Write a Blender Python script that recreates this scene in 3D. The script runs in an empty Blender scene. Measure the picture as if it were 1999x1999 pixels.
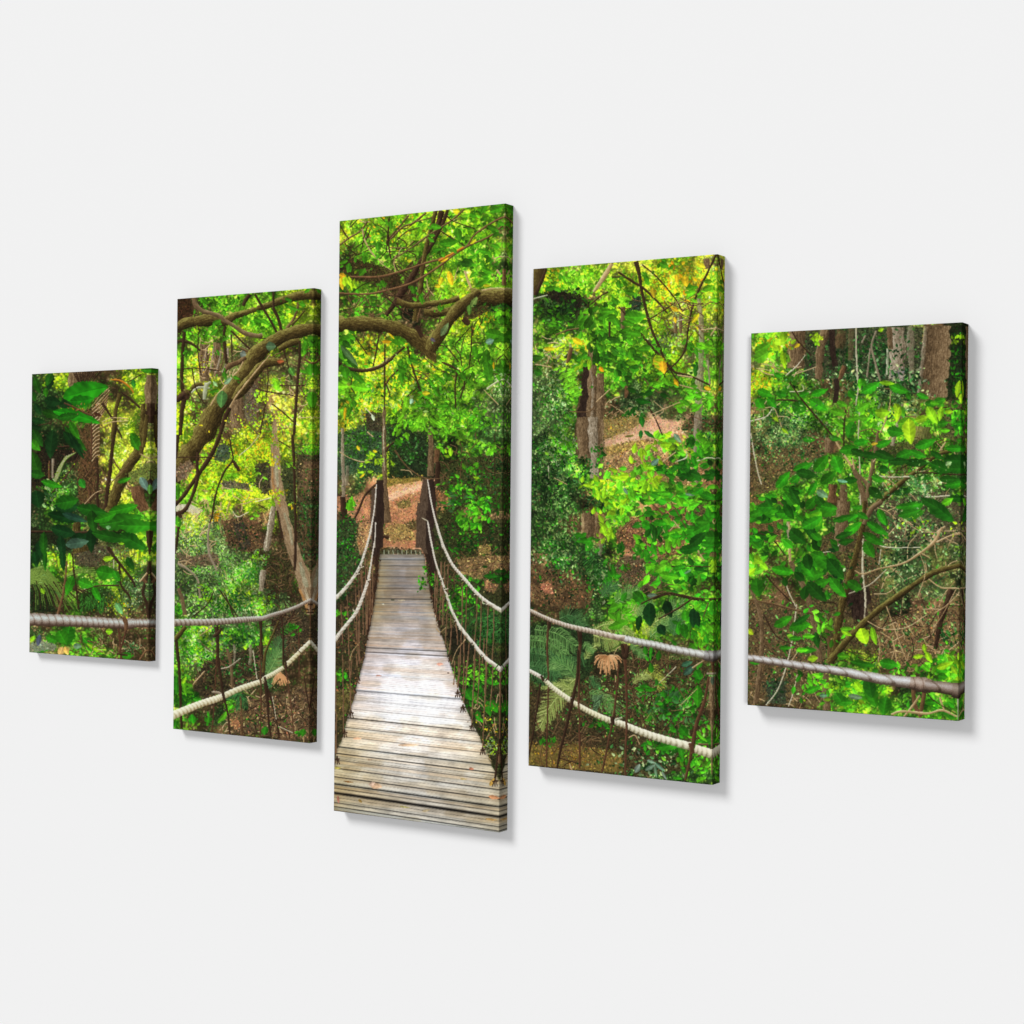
import bpy, bmesh, math
import numpy as np
from mathutils import Vector, Euler, Matrix

# ------------------------------------------------------------------ scene, camera, light
sc = bpy.context.scene
sc.render.engine = 'CYCLES'
sc.cycles.diffuse_bounces = 0
sc.view_settings.view_transform = 'Standard'; sc.view_settings.look = 'None'
sc.view_settings.exposure = 0.0; sc.view_settings.gamma = 1.0; sc.view_settings.use_curve_mapping = False
cam = bpy.data.objects.new('camera', bpy.data.cameras.new('camera')); sc.collection.objects.link(cam)
cam.location = (1.67150, -2.34050, 0.00400)
R_ = Matrix.Rotation(0.5621, 3, 'Z') @ Matrix.Rotation(math.pi / 2 + -0.0005, 3, 'X') @ Matrix.Rotation(0.0099, 3, 'Z')
cam.rotation_euler = R_.to_euler()
cam.data.sensor_fit = 'HORIZONTAL'; cam.data.sensor_width = 36.0; cam.data.lens = 3261.86 / 1999.0 * 36.0
cam.data.clip_start = .05; cam.data.clip_end = 300
sc.camera = cam

world = bpy.data.worlds.new('World'); sc.world = world; world.use_nodes = True
bg = world.node_tree.nodes['Background']; bg.inputs['Color'].default_value = (1, 1, 1, 1); bg.inputs['Strength'].default_value = 0.20
def area(name, direction, dist, size, irradiance):
    """a soft disk light far off, giving `irradiance` (radiant exitance of a white wall facing -Y) at the origin"""
    d = Vector(direction).normalized(); l = bpy.data.lights.new(name, 'AREA'); l.shape = 'DISK'; l.size = size
    o = bpy.data.objects.new(name, l); sc.collection.objects.link(o); o.location = d * dist
    o.rotation_euler = d.to_track_quat('Z', 'Y').to_euler()
    cosw = -d.y                      # wall normal is -Y
    # disk radiance L = P / (pi * A); irradiance on the wall = L * A * cosw / dist^2 ; displayed white = E / pi
    l.energy = irradiance * math.pi * math.pi * dist * dist / cosw
    return o
area('softbox', (-.58, -1.0, .86), 300.0, 118.0, .452)          # the main light, high on the left: shadows fall right and down
area('front_fill', (.62, -1.0, .05), 300.0, 60.0, .366)      # added fill light beside the camera: lifts wall shadows and right edges

# ------------------------------------------------------------------ the printed picture, painted in code
rng = np.random.default_rng(7)
CW = CH = 2000
C3 = lambda *a: np.array(a, np.float32) / 255.0

def vnoise(h, w, cell, seed, cy=None):
    """smooth value noise, 0..1; cell = feature size in px (cy: vertical size if different)"""
    r = np.random.default_rng(seed); cy = cy or cell
    gh, gw = int(h / cy) + 3, int(w / cell) + 3
    g = r.random((gh, gw), dtype=np.float32)
    y = np.arange(h, dtype=np.float32) / cy; x = np.arange(w, dtype=np.float32) / cell
    yi = y.astype(int); xi = x.astype(int); fy = y - yi; fx = x - xi
    fy = fy * fy * (3 - 2 * fy); fx = fx * fx * (3 - 2 * fx)
    a = g[yi] * (1 - fy)[:, None] + g[yi + 1] * fy[:, None]
    return a[:, xi] * (1 - fx) + a[:, xi + 1] * fx

N3 = vnoise(CH, CW, 3, 1); N7 = vnoise(CH, CW, 7, 2); N18 = vnoise(CH, CW, 18, 3); N50 = vnoise(CH, CW, 50, 4)
N60 = vnoise(CH, CW, 60, 5); WX = vnoise(CH, CW, 22, 6) - .5; WY = vnoise(CH, CW, 22, 8) - .5
BARK = vnoise(512, 2048, 9, 11, 2.5); BARK2 = vnoise(512, 2048, 2.2, 12, 1.6)

# ---- what grows where: 40 px cells of the printed photograph, one letter per kind of undergrowth
GRIDS = [
 (50, 710, """dybnnyo ddggnyo dngbYYo ddnnYyo nknnYYo dddnYno ngdnyno dgdnygg kddokgY dynnoyt dgoggtt dngdytt nngnonn dggnnnn ooggnnn ooggnnn"""),
 (330, 550, """ngggggyn nnggggyy nggyggyo gyooynng gYoonooG yoyonYoG ynonobyg yynynYYy bbyyyyog byyyyoon ggyyYyod tYtbnybd tttbnnbd ttttndod tttgtgnb tttyttnn gtttttnn gtttgtnn tttgonnn gngndnnn gnndnnbn gndgdnbo nnbnnbnn"""),
 (650, 390, """gyGyGyyGg yggyGyGGo YggggggGo dggngyYgd ngnnnGyGg gngkngygk gnnnnnygg gyygngggg dyYgYyGgg gGyygggtt gYyggggtt Yddkkggdd tdydkkgtg odydkkdbd nrnpprdgd brnrrndgb drnrrndgn dnnppndbg dnnpppddb dnnpppgdd ndnpppdgd nnnpppngk nnnpppnkn ndppppndg nnppppnGg dnppppnng npppppnng ppppppnng ppppppnno ppppppppn ppppppppp ppppppppp"""),
 (1020, 490, """nGoyoYYyYo nGGGyyyYYG nddnGkyyyY gddgggyoyo ogYgggtoyg dogggygyog ttyngdgggY tdgbnttogn ttgndoppnn dggndpprGg ddgnbrrgrn dddgyGrgrr dddnggrrgn ddnbgrrrgn ddddgrrgrg bdtdkrrggn bbndgbngng nnkdgGgdgG dddngygggn ddkdoknong ddodkknonn nodnknngdg nononngdnn nnnnnnndng onbnonkkgg ooboobdddg oooooddddg"""),
 (1450, 610, """oyboodttobk GGbobdtdbbk ognbbttotbk ygggndtddbk bgggoggtobg ottgggGyGGg nttbbgngGgg nottgggnggd ngggggdgtdg gggnngtdddg ggggdgdottg nggdgnottot Gngggnottoo gbnggnotttk bbndgnokbbn nbdgngnnbbn bnndgynnbng nnnnggnnnGG nnnnggGndgG nnnngGggggg nnnngGggggg"""),
]
# kind: (ground colour, leaf colours with weights, leaf length range, stamps per cell)
KIND = {
 'k': ((10,14,6), [((16,26,10),4),((30,44,18),3),((8,10,5),3),((60,78,40),1),((38,28,18),1)], (3,8), 150),
 'd': ((18,30,12), [((30,66,22),4),((42,84,26),3),((18,42,14),3),((72,112,46),1.6),((14,24,10),2.5),((92,70,44),1),((90,138,54),.8)], (2,7), 200),
 't': ((32,44,22), [((68,104,44),3),((98,140,64),2.4),((44,72,28),3),((28,38,20),3),((112,96,66),1.6),((140,178,100),1.3),((78,60,40),1.2),((120,170,50),1)], (2,6), 230),
 'g': ((18,48,8), [((44,112,14),3.6),((62,140,20),3.5),((20,76,8),3),((112,176,30),1.9),((20,34,8),2.6),((160,200,60),1.1),((110,96,50),1.1)], (4,13), 150),
 'G': ((30,92,8), [((60,166,14),3.6),((116,204,18),3.2),((36,120,10),2.6),((168,222,40),2.2),((22,66,8),2),((206,228,90),1),((90,84,36),.7)], (5,13), 140),
 'y': ((50,84,10), [((164,212,14),3.6),((206,230,40),2.8),((116,180,10),2.4),((226,226,110),1.3),((58,96,8),2.2),((44,46,14),1.7),((110,90,48),1)], (3,9), 190),
 'Y': ((96,100,24), [((222,222,62),2.4),((236,206,50),1.6),((176,220,36),3),((120,168,24),2),((84,76,34),1.6),((236,228,160),1),((50,72,16),1.4)], (3,9), 190),
 'o': ((56,56,26), [((78,86,34),3),((112,118,56),2.2),((50,58,22),3),((148,152,84),1.2),((30,30,14),2.4),((96,72,42),2),((60,110,40),1.6),((176,160,120),.6)], (3,8), 210),
 'b': ((74,54,34), [((118,84,56),3),((88,60,38),3),((160,114,80),1.8),((58,36,20),2.6),((34,22,12),1.6),((190,148,112),.8),((62,92,32),1.6)], (2,6), 240),
 'r': ((146,96,64), [((172,116,80),3),((144,92,60),3),((200,150,110),1.8),((110,66,42),2.4),((70,42,26),1),((110,110,50),.7)], (2,5), 250),
 'p': ((214,160,122), [((226,174,134),3),((208,150,110),3),((190,132,92),1.4)], (2,4), 100),
 'n': ((40,30,16), [((56,40,24),3),((84,62,38),2.4),((28,20,12),3.2),((118,90,58),1.3),((36,58,18),2.2),((60,92,30),1.4),((150,120,84),.7)], (2,7), 230),
}
LET = 'kdtgGyYobrpn'
kmap = np.full((CH, CW), LET.index('n'), np.int8)
for ox, oy, rows in GRIDS:
    rows = rows.split()
    x1 = ox + 40 * len(rows[0])
    yy, xx = np.mgrid[0:CH, max(0, ox - 8):min(CW, x1 + 8)]
    g = np.array([[LET.index(c) for c in r[:len(rows[0])]] for r in rows], np.int8)
    gx = np.clip(((xx - ox + 55 * WX[:, xx[0]]) / 40).astype(int), 0, g.shape[1] - 1)
    gy = np.clip(((yy - oy + 55 * WY[:, xx[0]]) / 40).astype(int), 0, g.shape[0] - 1)
    kmap[:, xx[0]] = g[gy, gx]
img = np.zeros((CH, CW, 3), np.float32)
base = np.array([KIND[c][0] for c in LET], np.float32) / 255
img[:] = base[kmap] * (.45 + .8 * N7[..., None] * (.6 + .8 * N18[..., None]))

# ---- leaf stamps ------------------------------------------------------------------------------
def template(L, W, ang, kind=0):
    r = int(L / 2 + 2); v, u = np.mgrid[-r:r + 1, -r:r + 1].astype(np.float32)
    c, s = math.cos(ang), math.sin(ang)
    a = (u * c + v * s) / (L / 2); b = (-u * s + v * c) / (W / 2)
    m = (np.abs(a) < 1) & (np.abs(b) < (1 - a * a) * (1 + .35 * a))
    sh = np.where(b > 0, 1.0, .8) * (1 + .16 * a)
    if L > 9: sh = np.where(np.abs(b) < .12, 1.12, sh)
    ys, xs = np.nonzero(m)
    if len(ys) == 0: ys, xs = np.array([r]), np.array([r])
    return ys - r, xs - r, sh[ys, xs].astype(np.float32)
TPL = {}
def scatter(xs, ys, Ls, As, cols, aspect=.5, batches=6):
    n = len(xs); b = (np.arange(n) * batches // max(n, 1))
    Lq = np.clip(np.round(Ls).astype(int), 2, 60); Aq = (np.round(As / (math.pi / 9)).astype(int)) % 18
    for k in range(batches):
        S = np.nonzero(b == k)[0]
        key = Lq[S] * 18 + Aq[S]
        for kk in rng.permutation(np.unique(key)):
            T = TPL.get((kk, aspect))
            if T is None:
                L = kk // 18; T = TPL[(kk, aspect)] = template(L, max(1.6, L * aspect), (kk % 18) * math.pi / 9)
            s = S[key == kk]
            py = np.clip(ys[s].astype(int)[:, None] + T[0], 0, CH - 1); px = np.clip(xs[s].astype(int)[:, None] + T[1], 0, CW - 1)
            img[py, px] = np.clip(cols[s][:, None, :] * T[2][None, :, None], 0, 1)

def undergrowth():
    pr = [(50,300,700,1300),(330,625,540,1460),(645,1000,385,1640),(1020,1415,480,1545),(1450,1890,610,1420)]
    X=[];Y=[];L=[];Cc=[];A=[]
    for x0, x1, y0, y1 in pr:
        n = int((x1 - x0) * (y1 - y0) / 1600 * 260)
        x = rng.uniform(x0, x1, n); y = rng.uniform(y0, y1, n)
        kk = kmap[np.clip(y + rng.normal(0, 9, n), 0, CH - 1).astype(int), np.clip(x + rng.normal(0, 9, n), 0, CW - 1).astype(int)]
        keep = np.zeros(n, bool); l = np.zeros(n); c = np.zeros((n, 3), np.float32)
        light = .78 + .8 * N18[y.astype(int), x.astype(int)] * (.55 + .9 * N50[y.astype(int), x.astype(int)])
        for i, ch in enumerate(LET):
            m = np.nonzero(kk == i)[0]
            _, pal, (a, b), dens = KIND[ch]
            pc = np.array([p[0] for p in pal], np.float32) / 255; w = np.array([p[1] for p in pal]); w = w / w.sum()
            keep[m] = rng.random(len(m)) < dens / 260
            l[m] = a + (b - a) * rng.random(len(m)) ** 2.2
            # brighter choices where the light noise is high
            idx = rng.choice(len(pal), len(m), p=w); c[m] = pc[idx]
        c *= (light * rng.uniform(.8, 1.2, n))[:, None].astype(np.float32)
        X.append(x[keep]); Y.append(y[keep]); L.append(l[keep]); Cc.append(c[keep])
    X = np.concatenate(X); Y = np.concatenate(Y); L = np.concatenate(L); Cc = np.concatenate(Cc)
    o = rng.permutation(len(X)); X, Y, L, Cc = X[o], Y[o], L[o], Cc[o]
    # neighbours share a direction: sprays of leaves
    A = (N60[Y.astype(int), X.astype(int)] * 12 + rng.normal(0, .7, len(X)))
    scatter(X, Y, L, A, Cc, .48, 8)
undergrowth()
def soften(k):
    global img
    b = (np.roll(img, 1, 0) + np.roll(img, -1, 0) + np.roll(img, 1, 1) + np.roll(img, -1, 1)) / 4
    img = img * (1 - k) + b * k
soften(.45)
# pools of light and shade in the printed forest
img *= (.86 + .62 * (.55 * N18 + .45 * N50))[..., None]; img = np.clip(img, 0, 1)

def sprigs(kinds, n, L, cols, K=8, aspect=.42, curl=.05, down=None, seed=0):
    """short twigs with leaves on both sides, only where these kinds of growth are"""
    r = np.random.default_rng(seed + 5)
    X = r.uniform(50, 1890, n); Y = r.uniform(390, 1640, n)
    kk = kmap[Y.astype(int), X.astype(int)]; ok = np.isin(kk, [LET.index(c) for c in kinds]); X, Y = X[ok], Y[ok]; n = len(X)
    if down is None: A = N60[Y.astype(int), X.astype(int)] * 14 + r.normal(0, .5, n)
    else: A = math.radians(down) + r.normal(0, .7, n)
    S = L * r.uniform(.6, 1.3, n); cs = np.array(cols, np.float32)[r.integers(0, len(cols), n)] / 255 * r.uniform(.75, 1.25, (n, 1)).astype(np.float32)
    cs = cs * (.62 + .75 * N50[Y.astype(int), X.astype(int)])[:, None]
    px, py = X.copy(), Y.copy()
    for k in range(K):
        A = A + curl * r.normal(1, 2, n); px = px + np.cos(A) * S * .42; py = py + np.sin(A) * S * .42
        sd = 1 if k % 2 else -1; b = A + sd * r.uniform(.6, 1.1, n); ll = S * r.uniform(.75, 1.1, n) * (1 - .06 * k)
        g = (px > 45) & (px < 1895) & (py > 380) & (py < 1650)
        scatter((px + np.cos(b) * ll * .45)[g], (py + np.sin(b) * ll * .45)[g], ll[g], b[g], (cs * r.uniform(.86, 1.14, (n, 1))).astype(np.float32)[g], aspect, 2)
sprigs('tdok', 2600, 6, [(110,150,74),(84,130,50),(132,168,92),(56,96,34),(150,186,104)], 7, .4, down=70, seed=1)
sprigs('nb', 900, 6, [(70,110,36),(50,84,26),(96,130,60)], 6, .42, seed=2)
sprigs('yYG', 2600, 8, [(176,216,36),(206,226,60),(140,200,20),(110,176,18),(70,124,12)], 7, .44, seed=3)
sprigs('gGy', 2300, 10, [(50,122,14),(80,160,20),(34,92,10),(116,190,30),(62,140,16)], 7, .46, seed=4)
sprigs('g', 500, 12, [(40,110,12),(90,170,26),(26,76,10)], 6, .48, seed=6)
soften(.22)
def haze(a, rad):
    for ax in (0, 1):
        c = np.cumsum(np.pad(a, [(rad + 1, rad) if k == ax else (0, 0) for k in range(3)], 'edge'), axis=ax, dtype=np.float64)
        n = a.shape[ax]; a = ((np.take(c, range(2 * rad + 1, n + 2 * rad + 1), ax) - np.take(c, range(0, n), ax)) / (2 * rad + 1)).astype(np.float32)
    return a
img = img * .72 + haze(img, 6) * .33

# ---- strokes ----------------------------------------------------------------------------------
Z = dict(A=(50,700,6.44),B=(50,1000,6.44),C=(330,550,6.44),D=(330,850,6.44),E=(330,1150,6.44),F=(640,390,5.222),G=(640,700,5.222),
         H=(640,1010,5.222),I=(640,1280,5.222),J=(1020,480,4.712),K=(1020,820,4.712),L=(1020,1140,4.712),M=(1450,610,4.293),N=(1450,980,2.427))
def T(z, pts):
    ox, oy, s = Z[z]; p = np.array(pts, float); p[:, 0] = ox + p[:, 0] / s; p[:, 1] = oy + p[:, 1] / s
    if p.shape[1] > 2: p[:, 2] /= s
    return p
def spline(p, step=.6):
    p = np.asarray(p, float)
    if len(p) == 2: p = np.array([p[0], (p[0] + p[1]) / 2, p[1]])
    q = np.vstack([2 * p[0] - p[1], p, 2 * p[-1] - p[-2]]); out = []
    for i in range(1, len(q) - 2):
        n = max(2, int(np.hypot(*(q[i + 1] - q[i])[:2]) / step)); t = np.linspace(0, 1, n, endpoint=False)[:, None]
        a, b, c, d = q[i - 1], q[i], q[i + 1], q[i + 2]
        out.append(.5 * (2 * b + (c - a) * t + (2 * a - 5 * b + 4 * c - d) * t * t + (3 * b - a - 3 * c + d) * t ** 3))
    out.append(p[-1:]); return np.vstack(out)
BK = { # dark, mid, light
 'moss': ((22,16,6),(66,52,22),(138,130,62)), 'pale': ((80,62,42),(138,112,80),(184,164,132)), 'pg': ((34,64,26),(84,134,60),(156,196,110)), 'py': ((70,84,30),(138,158,74),(210,218,136)), 'pd': ((18,42,18),(50,98,46),(104,150,84)), 'hang': ((60,38,24),(118,84,58),(164,130,98)), 'fan': ((140,90,50),(204,148,96),(238,196,150)), 'dk': ((18,10,6),(44,28,18),(86,62,42)), 'twig': ((40,26,14),(84,60,36),(150,120,80)),
 'tan': ((110,84,50),(176,146,100),(226,204,160)), 'wht': ((120,110,84),(190,182,150),(240,236,214)), 'red': ((34,20,12),(76,46,30),(120,78,54)),
 'trunk': ((46,34,20),(98,76,50),(156,132,96)), 'grey': ((70,60,44),(136,120,96),(196,186,164)), 'brn': ((40,26,14),(92,62,38),(146,106,68)),
 'post': ((14,9,6),(38,26,20),(72,54,42)), 'pst2': ((34,24,16),(74,58,44),(112,94,74)), 'orng': ((90,44,10),(190,104,26),(226,160,60)),
 'grn': ((30,50,14),(80,110,36),(140,170,70)), 'lich': ((90,100,74),(150,156,124),(206,206,176)),
}
SEED = [0]
WM = {'red': .6, 'twig': .64, 'tan': .66, 'dk': .74, 'wht': .66, 'grn': .7, 'lich': .8, 'brn': .74, 'moss': .95}
def stroke(z, bk, pts, lit=-1, rough=.5, al=1.0):
    """pts: x, y, width. lit: which side catches the light (-1 = the upper/left one)"""
    d, m, l = [C3(*c) for c in BK[bk]]
    p = spline(T(z, pts)); p[:, 2] *= WM.get(bk, 1); t = np.gradient(p[:, :2], axis=0); t /= np.linalg.norm(t, axis=1)[:, None] + 1e-9
    nrm = np.stack([t[:, 1], -t[:, 0]], 1)
    w = np.maximum(p[:, 2], 1.1) / 2
    mx = w.max() + 1; k = np.arange(-mx, mx + .5, .5)
    SEED[0] += 37; so = SEED[0]
    s = np.arange(len(p))
    off = k[None, :]; rel = off / w[:, None]
    edge = 1 + rough * .5 * (BARK[(so * 3) % 512, (s // 2 + so) % 2048] - .5)[:, None]
    ok = np.abs(rel) <= edge
    X = p[:, 0:1] + nrm[:, 0:1] * off; Y = p[:, 1:2] + nrm[:, 1:2] * off
    # +1 = faces up-left
    sd = (nrm[:, 0] * -.45 + nrm[:, 1] * -.9)[:, None] * rel
    bn = BARK[(k * 2 + so + 256).astype(int)[None, :] % 512, (s[:, None] // 1 + so * 5) % 2048]
    bn2 = BARK2[(k * 2 + so + 256).astype(int)[None, :] % 512, (s[:, None] + so * 9) % 2048]
    v = .44 + .5 * sd * (-lit) + rough * .5 * (bn - .5) + rough * .5 * (bn2 - .5)
    v = np.clip(v, 0, 1)[..., None]
    col = np.where(v < .5, d + (m - d) * v * 2, m + (l - m) * (v - .5) * 2)
    yi = Y[ok].round().astype(int); xi = X[ok].round().astype(int)
    g = (yi >= 0) & (yi < CH) & (xi >= 0) & (xi < CW)
    img[yi[g], xi[g]] = img[yi[g], xi[g]] * (1 - al) + col[ok][g] * al
def S(z, bk, *pts, **k): stroke(z, bk, pts, **k)
def tw(z, bk, w, *pts): stroke(z, bk, [(x, y, w) for x, y in pts], rough=.4)   # even thin twig

def rope(z, pts, light, dark, mid, period=5, glow=0):
    p = spline(T(z, pts), .5); t = np.gradient(p[:, :2], axis=0); t /= np.linalg.norm(t, axis=1)[:, None] + 1e-9
    nrm = np.stack([t[:, 1], -t[:, 0]], 1); w = np.maximum(p[:, 2], 1.6) / 2
    ln = np.cumsum(np.r_[0, np.hypot(*np.diff(p[:, :2], axis=0).T)])
    mx = w.max() + 1; k = np.arange(-mx, mx + .4, .4); rel = k[None, :] / w[:, None]
    up = (nrm[:, 1] * -1)[:, None] * rel
    ph = (ln[:, None] / (period * np.maximum(w[:, None] / w.mean(), .5)) + rel * .22 + .25 * rel * rel) % 1
    bump = 1 + .035 * np.sin(2 * math.pi * ph)
    ok = np.abs(rel) <= bump
    if period >= 10:
        v = .9 - .78 * np.abs(up - .35) ** 1.3 + .05 * np.sin(2 * math.pi * ph) - .26 * (np.abs(ph - .75) < .07)
    else:
        v = .56 + .52 * up + .10 * np.sin(2 * math.pi * ph) - .14 * (np.abs(ph - .75) < .14) * (w[:, None] > 1.5)
    nz = BARK2[(k * 3 + 99).astype(int)[None, :] % 512, (np.arange(len(p))[:, None]) % 2048]
    v = np.clip(v + .35 * (nz - .5), 0, 1)[..., None]
    D, M, L = C3(*dark), C3(*mid), C3(*light)
    col = np.where(v < .5, D + (M - D) * v * 2, M + (L - M) * (v - .5) * 2)
    X = p[:, :1] + nrm[:, :1] * k; Y = p[:, 1:2] + nrm[:, 1:2] * k
    yi = np.clip(Y[ok].round().astype(int), 0, CH - 1); xi = np.clip(X[ok].round().astype(int), 0, CW - 1)
    img[yi, xi] = col[ok]

def leaf(z, x, y, ang, L, W, col, rib=1.13, dark=.72, bend=0., toothed=0):
    """one big leaf: (x, y) its middle, ang in degrees (0 = tip right, 90 = tip down), sizes in zoom px"""
    ox, oy, s = Z[z]; x = ox + x / s; y = oy + y / s; L /= s; W /= s; a0 = math.radians(ang)
    r = int(L / 2 + abs(bend) * L + 3); x0, y0 = int(x), int(y)
    if x0 - r < 0 or y0 - r < 0 or x0 + r >= CW or y0 + r >= CH: return
    v, u = np.mgrid[-r:r + 1, -r:r + 1].astype(np.float32); v -= y - y0; u -= x - x0
    a = (u * math.cos(a0) + v * math.sin(a0)) / (L / 2); b = (-u * math.sin(a0) + v * math.cos(a0)) / (W / 2)
    b = b - bend * (1 - a * a) * L / W
    out = np.clip(1 - np.abs(a) ** 2.1, 0, 1) ** .8 * (1 - .28 * a) * (1 + .3 * (N3[y0 - r:y0 + r + 1, x0 - r:x0 + r + 1] - .5))
    if toothed: out = out * (1 + toothed * np.sin(a * 22))
    m = (np.abs(a) < 1) & (np.abs(b) < out)
    vein = np.sin((a + np.abs(b) * .35) * 13 * max(.5, min(1.4, L / 30)))
    sh = np.where(b > 0, 1., dark + .1) + .06 * vein + .12 * a
    sh *= 1 - .18 * np.abs(b)
    if W > 4: sh = np.where(np.abs(b) < max(.05, .8 / W), rib, sh)
    sl = (slice(y0 - r, y0 + r + 1), slice(x0 - r, x0 + r + 1))
    nz = (.72 + .3 * N7[sl] + .3 * N18[sl]) * rng.uniform(.85, 1.15); c = C3(*col)[None, None] * rng.uniform(.9, 1.1, 3) * (sh * nz)[..., None]
    img[sl][m] = np.clip(c[m], 0, 1)
GR = dict(g=(34,126,14), d=(20,76,12), dd=(12,46,14), b=(74,176,20), y=(146,212,24), Y=(230,200,30), o=(226,160,20), l=(96,196,30), t=(50,104,44), e=(30,150,14),
          q=(128,168,84), u=(96,146,60), v=(160,196,116), p=(150,180,110), s=(100,136,104), br=(132,92,54), k=(14,26,12), pk=(226,160,120))
def lv(z, c, *items):
    for it in items:
        x, y, a, L, W = it[:5]
        if z in 'CDEFGHJKL' and L < 190 and c in 'gdbly':
            r = np.random.default_rng(int(x * 3 + y)); ox, oy, s = Z[z]; k = 5; L *= .82; W *= .8
            q = r.normal(0, .42, (k, 2)) * L; cc = np.array([GR[c]] * k, np.float32) / 255 * r.uniform(.6, 1.25, (k, 1))
            scatter(ox + (x + q[:, 0]) / s, oy + (y + q[:, 1]) / s, r.uniform(.35, .75, k) * L / s, math.radians(a) + r.normal(0, .6, k), cc.astype(np.float32), .5, 2)
        leaf(z, x, y, a, L, W, GR[c], bend=(it[5] if len(it) > 5 else .04))
def spray(z, c, x, y, rx, ry, n, L, seed=0, ang=None, spread=1.2, aspect=.5):
    """a loose cluster of small leaves"""
    r = np.random.default_rng(seed + int(x * 7 + y)); ox, oy, s = Z[z]
    q = r.normal(0, .5, (n, 2)); X = ox + (x + q[:, 0] * rx) / s; Y = oy + (y + q[:, 1] * ry) / s
    A = (math.radians(ang) if ang is not None else 1.0) + r.normal(0, spread, n)
    cs = [GR[k] for k in c.split()]; cc = np.array([cs[i] for i in r.integers(0, len(cs), n)], np.float32) / 255
    li = .55 + .9 * N18[np.clip(Y, 0, CH - 1).astype(int), np.clip(X, 0, CW - 1).astype(int)]
    cc *= (r.uniform(.7, 1.25, n) * li)[:, None] * r.uniform(.9, 1.1, (n, 3)); scatter(X, Y, (.45 + .85 * r.random(n) ** 1.4) * L / s, A, cc.astype(np.float32), aspect, 3)
def frond(z, x, y, ang, L, n, leafL, col, curve=.4, fan=60, w=1.5):
    """palm or fern frond: a midrib with narrow leaflets on both sides"""
    ox, oy, s = Z[z]; X = ox + x / s; Y = oy + y / s; L /= s; leafL /= s; a = math.radians(ang); c = C3(*col)
    n = max(6, int(n * .7))
    for i in range(n):
        t = i / n; aa = a + curve * t; X += math.cos(aa) * L / n; Y += math.sin(aa) * L / n
        ll = leafL * math.sin(math.pi * min(1, .25 + .75 * t) ) ** .6 * (1 if t < .9 else .6) + 1
        for sd in (-1, 1):
            b = aa + sd * math.radians(fan) * (1 - .4 * t); k = np.arange(0, ll, .45)
            xx = X + np.cos(b + .02 * sd * k * 0) * k; yy = Y + np.sin(b) * k + .012 * k * k
            br = rng.uniform(.35, 1.4)
            for o in (0, 1) if w > 1 else (0,):
                yi = np.clip((yy + o * .8).astype(int), 0, CH - 1); xi = np.clip(xx.astype(int), 0, CW - 1)
                img[yi, xi] = np.clip(c * br * (1 if o == 0 else .7), 0, 1)
def palm(z, pts, n, leafL, bk, fan=60, hang=0., up=0):
    """palm frond: midrib through pts, separate tapering leaflets on both sides"""
    q = spline(np.array([(x, y) for x, y in pts], float), 2.0); m = len(q)
    for i in range(n):
        t = (i + .5) / n; k = int(t * (m - 2)); d = q[min(k + 3, m - 1)] - q[max(k - 3, 0)]; a0 = math.atan2(d[1], d[0])
        for sd in (-1, 1):
            L = leafL * (.45 + .55 * math.sin(math.pi * min(1, t * .9 + .12))) * rng.uniform(.8, 1.15)
            a = a0 + sd * math.radians(fan * (1 - .35 * t)) + rng.normal(0, .06)
            ex, ey = q[k][0] + math.cos(a) * L, q[k][1] + math.sin(a) * L * (1 - .3 * hang) + hang * L * .6
            mx_, my_ = q[k][0] + math.cos(a) * L * .5, q[k][1] + math.sin(a) * L * .5 + hang * L * .12
            stroke(z, bk, [(q[k][0], q[k][1], 6), (mx_, my_, 8), (ex, ey, 3)], rough=.5, lit=-1 if rng.random() < .6 else 1, al=rng.uniform(.55, .95))
    stroke(z, bk, [(x, y, 7) for x, y in pts], rough=.3)
def tangle(z, c, x, y, rx, ry, n, L, seed=0, w=1.2):
    """crossing dry twigs"""
    r = np.random.default_rng(seed + int(x + 13 * y))
    for i in range(int(n * (.5 if c == 'tan' else .8))):
        a = r.uniform(0, 2 * math.pi); px = x + r.uniform(-rx, rx); py = y + r.uniform(-ry, ry); l = L * r.uniform(.4, 1.2)
        b = a + r.normal(0, .5)
        tw(z, c, w * Z[z][2] * r.uniform(.5, 1.1), (px, py), (px + math.cos(a) * l / 2, py + math.sin(a) * l / 2), (px + (math.cos(a) + math.cos(b)) * l / 2, py + (math.sin(a) + math.sin(b)) * l / 2))
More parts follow.
